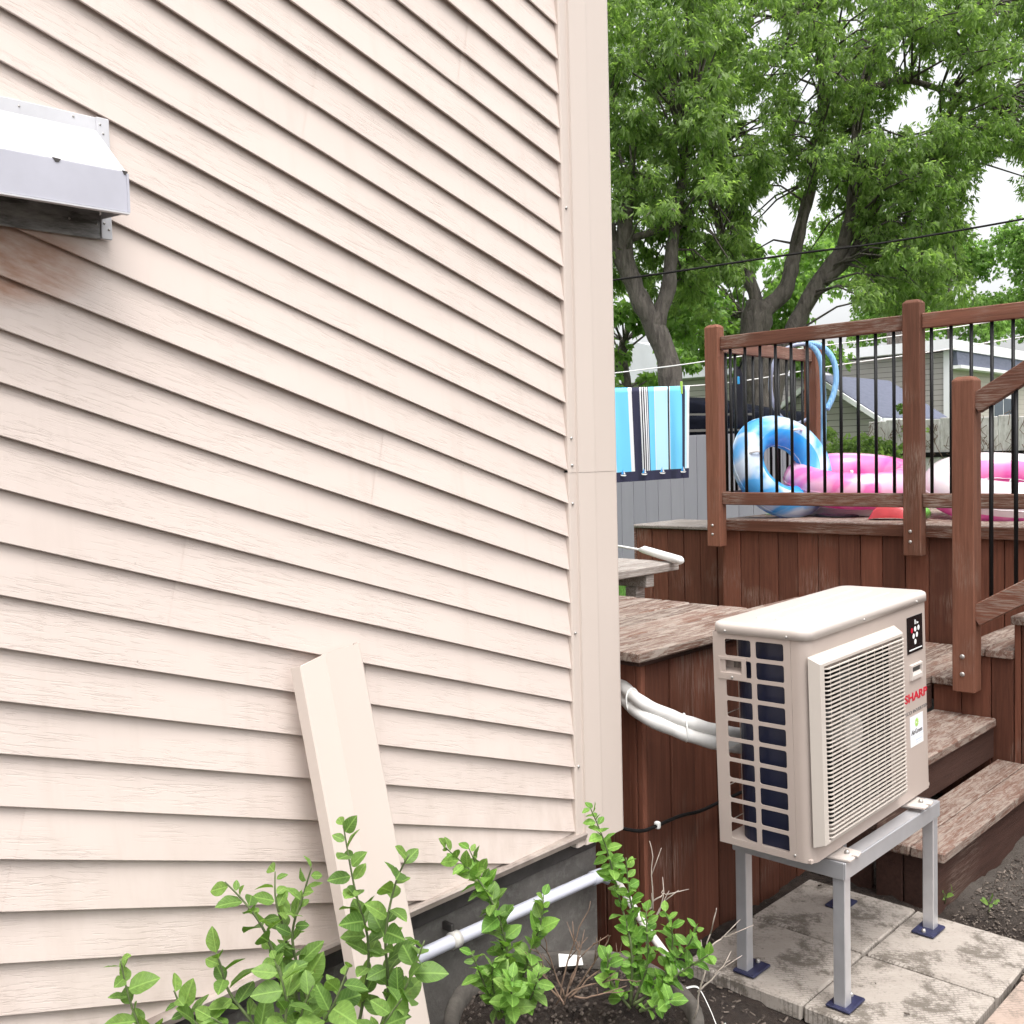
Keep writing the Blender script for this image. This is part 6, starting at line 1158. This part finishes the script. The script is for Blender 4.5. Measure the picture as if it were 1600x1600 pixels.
def back_tree(cl, label, per=70, **kw):
    xs_ = np.array(cl); c = xs_[:, :3].mean(0); lo = xs_[:, 2].min()
    limbs = [([(c[0], c[1], -.1), (c[0]+.1, c[1], lo*.6), (c[0], c[1]+.1, lo+.4), (c[0]-.1, c[1], c[2])], (.12, .05))]
    return tree('leafy_tree', limbs, cl, per, 'tree_leaf_light', label, (c[0], c[1], 0), leaf_len=.13, leaf_w=.04, nleaf=6, **kw)
back_tree(CLUMP_BACK_A, 'light green tree farther back seen through the main tree fork')
back_tree(CLUMP_BACK_B, 'light green tree farther back above the deck railing at right')
back_tree(CLUMP_BACK_C, 'thin leafy tree behind the left trunk above the towel', 55)
back_tree(CLUMP_BACK_D, 'small dark distant tree above the neighbour roofs', 50)
# vines and shrubs by the shed
bs = empty('green_bush', (14.6, 6.9, 0), 'green leafy climber bush below the shed seen through the balusters', 'bush')
cl = [(14.6 + random.uniform(-.3, .3), random.uniform(6.2, 7.6), random.uniform(1.15, 1.62), random.uniform(.16, .26)) for _ in range(16)] + [(14.6, 7.35, 1.8, .16), (14.7, 6.05, 1.85, .18), (14.6, 6.1, 2.1, .12)]
MB().tube([(14.6, 6.9, -.1), (14.6, 6.85, .6), (14.6, 6.8, 1.3)], .04, 8).build('stem', 'bark', bs, smooth=True)
foliage('crown', cl, 150, 'tree_leaf', bs, .07, .03, 5, .5)
bs2 = empty('green_bush', (17.0, 4.2, 0), 'dark green bush in front of the white fence at the right edge', 'bush')
MB().tube([(16.6, 4.2, -.1), (16.6, 4.2, 1.4)], .04, 8).build('stem', 'bark', bs2, smooth=True)
foliage('crown', [(16.5, 4.3+random.uniform(-.3, .3), 1.55+random.uniform(-.2, .25), .22) for _ in range(7)], 120, 'tree_leaf', bs2, .07, .03, 5, .5)
# lawn grass seen beyond the landing
n = 9000; gx = RNG.uniform(6.5, 9.8, n); gy = RNG.uniform(5.0, 8.6, n); hh = RNG.uniform(.05, .14, n); a_ = RNG.uniform(0, 6.28, n)
P = np.empty((n, 3, 3)); P[:, 0] = np.stack([gx-.006*np.cos(a_), gy-.006*np.sin(a_), np.full(n, -.02)], 1); P[:, 1] = np.stack([gx+.006*np.cos(a_), gy+.006*np.sin(a_), np.full(n, -.02)], 1); P[:, 2] = np.stack([gx+RNG.normal(0, .03, n), gy+RNG.normal(0, .03, n), hh], 1)
tag(mesh_np('grass', P.reshape(-1, 3), np.arange(n*3), np.full(n, 3), 'grass_blade', attr=np.repeat(RNG.uniform(0, 1, n), 3)), 'lawn grass beyond the landing', 'grass', kind='stuff')

# ================================================================== PLANTER AND SHRUBS
pot = empty('planter_pot', (1.70, 1.475, 0), 'round dark stone planter full of soil at the foot of the wall', 'planter')
ro = .285; pr = [(ro-.05, -.04), (ro-.02, .05), (ro-.006, .20), (ro+.004, .27), (ro+.006, .298), (ro, .306), (ro-.012, .308), (ro-.022, .304), (ro-.026, .270)]
mb = MB().lathe(pr, (1.70, 1.475, 0), 'z', 48)
for i, p in enumerate(mb.v):
    k = math.atan2(p[1]-1.475, p[0]-1.70); mb.v[i] = (p[0] + .004*math.sin(5*k), p[1] + .003*math.cos(7*k), p[2] + .003*math.sin(4*k+1))
mb.build('pot_wall', 'pot', pot, smooth=True)
nr, na = 22, 60; vs = [(1.70, 1.475, .285)]; fs = []
for i in range(1, nr+1):
    for j in range(na):
        k = 2*math.pi*j/na; r_ = (ro-.02)*i/nr
        vs.append((1.70 + r_*math.cos(k), 1.475 + r_*math.sin(k), .268 + .016*(1-(i/nr)**2) + random.gauss(0, .0045)))
fs += [(0, 1+j, 1+(j+1) % na) for j in range(na)]
for i in range(nr-1):
    for j in range(na): fs.append((1+i*na+j, 1+(i+1)*na+j, 1+(i+1)*na+(j+1) % na, 1+i*na+(j+1) % na))
MB().add(vs, fs).build('potting_soil', 'soil', pot, smooth=True)
n = 700; k = RNG.uniform(0, 6.28, n); r_ = (ro-.03)*np.sqrt(RNG.uniform(0, 1, n)); cx, cy = 1.70 + r_*np.cos(k), 1.475 + r_*np.sin(k)
P = np.empty((n, 4, 3)); sz = RNG.uniform(.002, .007, n); 
for q, (sx, sy, s3) in enumerate(((1, 0, 0), (-.6, .8, 0), (-.6, -.8, 0), (0, 0, 1.0))): P[:, q] = np.stack([cx+sx*sz, cy+sy*sz, .280 + .012*(1-(r_/ro)**2) + s3*sz], 1)
F = np.array([[0,1,3],[1,2,3],[2,0,3]]); tag(mesh_np('soil_crumbs', P.reshape(-1, 3), (F[None]+(np.arange(n)*4)[:, None, None]).reshape(-1), np.full(n*3, 3), 'chips', pot, attr=np.repeat(RNG.uniform(0, .6, n)**2, 4)), kind='stuff')

LEAVES = {}
def leaf_mesh(mat, v):
    key = (mat, v)
    if key in LEAVES: return LEAVES[key]
    rs = random.Random(v*7+3); rows = 7; vs = []; curl = rs.uniform(.05, .28); fold = rs.uniform(.15, .45); wv = rs.uniform(.27, .37); tw = rs.uniform(-.15, .15)
    for i in range(rows+1):
        t_ = i/rows; w_ = wv*math.sin(math.pi*t_**.86)**.72 if 0 < t_ < 1 else .012
        for s_ in (-1, 0, 1):
            vs.append((t_, s_*w_, -curl*t_*t_ + abs(s_)*w_*fold + s_*w_*tw*t_ + (.03*math.sin(t_*14) if s_ else 0)*w_*2))
    fs = [(i*3+j, i*3+j+1, (i+1)*3+j+1, (i+1)*3+j) for i in range(rows) for j in range(2)]
    me = bpy.data.meshes.new('leaf'); me.from_pydata(vs, [], fs); me.polygons.foreach_set('use_smooth', [True]*len(fs)); me.materials.append(M[mat]); LEAVES[key] = me; return me
def shrub(name, stems, label, mat, size, step, base, stem_r=.004, cat='shrub', start=.25, mixmat=None):
    t_ = empty(name, base, label, cat); cnt = 0
    for si, st_ in enumerate(stems):
        st_ = [Vector(p) + (Vector((random.gauss(0, .008), random.gauss(0, .008), 0)) if 0 < i_ < len(st_)-1 else Vector()) for i_, p in enumerate(st_)]; sp_ = smoothpath(st_, 6); MB().tube(sp_, [stem_r*(1-.65*k/(len(sp_)-1)) for k in range(len(sp_))], 7).build('stem', 'stem_green', t_, smooth=True)
        ln = [0]
        for p, q in zip(sp_, sp_[1:]): ln.append(ln[-1] + (q-p).length)
        tot = ln[-1]; s_ = tot*start; ang = random.uniform(0, 6)
        while s_ < tot*1.0:
            k = max(i for i in range(len(ln)-1) if ln[i] <= s_); p = sp_[k].lerp(sp_[k+1], (s_-ln[k])/max(1e-6, ln[k+1]-ln[k])); d = (sp_[k+1]-sp_[k]).normalized()
            ang += 2.4 + random.uniform(-.9, .9); side = d.orthogonal().normalized(); side.rotate(Matrix.Rotation(ang, 3, d))
            el = random.uniform(-.1, 1.05); ld_ = (side*math.cos(el) + d*math.sin(el)*.9 + Vector((0, 0, .12))).normalized()
            zt = (Vector((-.22, -.45, .85)) + d*.25 + Vector((random.uniform(-.85, .85), random.uniform(-.85, .85), random.uniform(-.4, .3)))).normalized(); yv = zt.cross(ld_)
            if yv.length < .1: yv = ld_.orthogonal()
            yv.normalize(); zv = ld_.cross(yv).normalized()
            sz = size*random.uniform(.5, 1.3)*(1.0 - .35*max(0, s_/tot-.8)/.2)
            o = bpy.data.objects.new('leaf', leaf_mesh(mixmat if mixmat and random.random() < .5 else mat, random.randrange(6))); COL.objects.link(o); o.parent = t_; o.matrix_parent_inverse = t_.matrix_world.inverted()
            o.matrix_basis = Matrix.LocRotScale(p + ld_*.003, Matrix(((ld_.x, yv.x, zv.x), (ld_.y, yv.y, zv.y), (ld_.z, yv.z, zv.z))).to_quaternion(), Vector((sz, sz, sz)))
            cnt += 1; s_ += step*random.uniform(.7, 1.3)
        d = (sp_[-1]-sp_[-2]).normalized()
    return t_
shrub('leafy_shrub', SHRUB_A, 'large leafy green shrub in front of the leaning trim at bottom left', 'shrub_leaf', .047, .0114, (SHRUB_A[0][0][0], SHRUB_A[0][0][1], 0), .0035, start=.38)
shrub('leafy_shrub', SHRUB_B, 'mid-sized green shrub growing in the left half of the planter', 'shrub_leaf', .039, .0068, (SHRUB_B[0][0][0], SHRUB_B[0][0][1], .28), .0035, start=.15, mixmat='shrub_leaf_bright')
shrub('leafy_shrub', SHRUB_C, 'bright green shrub with small leaves right of the planter, before the house corner', 'shrub_leaf_bright', .034, .0066, (SHRUB_C[0][0][0], SHRUB_C[0][0][1], .1), .0035, start=.15)
dt = empty('dry_twigs', (1.83, 1.55, .28), 'bare brown dead twigs in the middle of the planter', 'twigs')
for i, st_ in enumerate(TWIGS):
    sp_ = smoothpath(st_, 4); sp_ = [p + Vector((random.gauss(0, .002), random.gauss(0, .002), random.gauss(0, .002))) for p in sp_]
    MB().tube(sp_, [.0024*(1-.6*k/(len(sp_)-1)) for k in range(len(sp_))], 5).build('twig', 'twig_pale' if i < 6 else 'twig_brown', dt, smooth=True)
    for q in range(2):
        k = random.randrange(3, len(sp_)-1); e = sp_[k] + (sp_[k]-sp_[k-1]).normalized()*.03 + Vector((random.uniform(-.035, .035), random.uniform(-.035, .035), random.uniform(0, .03)))
        MB().tube([sp_[k], sp_[k].lerp(e, .6), e], [.0015, .0012, .0007], 4).build('twig', 'twig_pale' if i < 6 else 'twig_brown', dt, smooth=True)
# small litter
o = MB().add([(-.035, -.014, 0), (.03, -.017, .006), (.038, .012, .004), (-.028, .016, .010)], [(0, 1, 2, 3)]).build('plant_label', 'label_white', None, solid=.002); o.matrix_world = Matrix.Translation((1.875, 1.635, .298)) @ Matrix.Rotation(.5, 4, 'X') @ Matrix.Rotation(-.4, 4, 'Z'); tag(o, 'crumpled white plant label on the planter soil', 'label')
o = MB().tube(smoothpath([(2.21, 1.50, .30), (2.24, 1.47, .29), (2.262, 1.45, .25), (2.25, 1.42, .17), (2.235, 1.40, .12), (2.25, 1.385, .115)], 5), [.004, .007, .009, .009, .008, .003]*5 + [.003], 6).build('plastic_strap', 'white_plastic', None, smooth=True) if False else None
sb = MB(); pts = smoothpath([(2.325, 1.615, .05), (2.345, 1.585, .062), (2.352, 1.568, .052), (2.318, 1.515, .030), (2.282, 1.470, .012), (2.27, 1.455, .02), (2.295, 1.452, .026)], 5)
for p in pts: sb.v += [tuple(p + Vector((.006, .005, 0))), tuple(p - Vector((.006, .005, -.004)))]
sb.f = [(2*i, 2*i+1, 2*i+3, 2*i+2) for i in range(len(pts)-1)]
o = sb.build('plastic_strap', 'white_plastic', None, smooth=True, solid=.002); tag(o, 'white plastic strap lying on the soil beside the planter', 'strap')
for (x_, y_, lab) in ((3.50, 1.335, 'tiny weed sprouting at the paving corner by the lower step'), (3.53, 1.20, 'tiny weed lying flat on the dirt before the lower step')):
    shrub('weed', [[(x_, y_, -.02), (x_-.008, y_-.004, .01), (x_-.02, y_, .03)], [(x_, y_, -.02), (x_+.02, y_-.012, .008), (x_+.04, y_-.02, .018)]], lab, 'shrub_leaf', .028, .016, (x_, y_, 0), .0015, 'weed', .3)
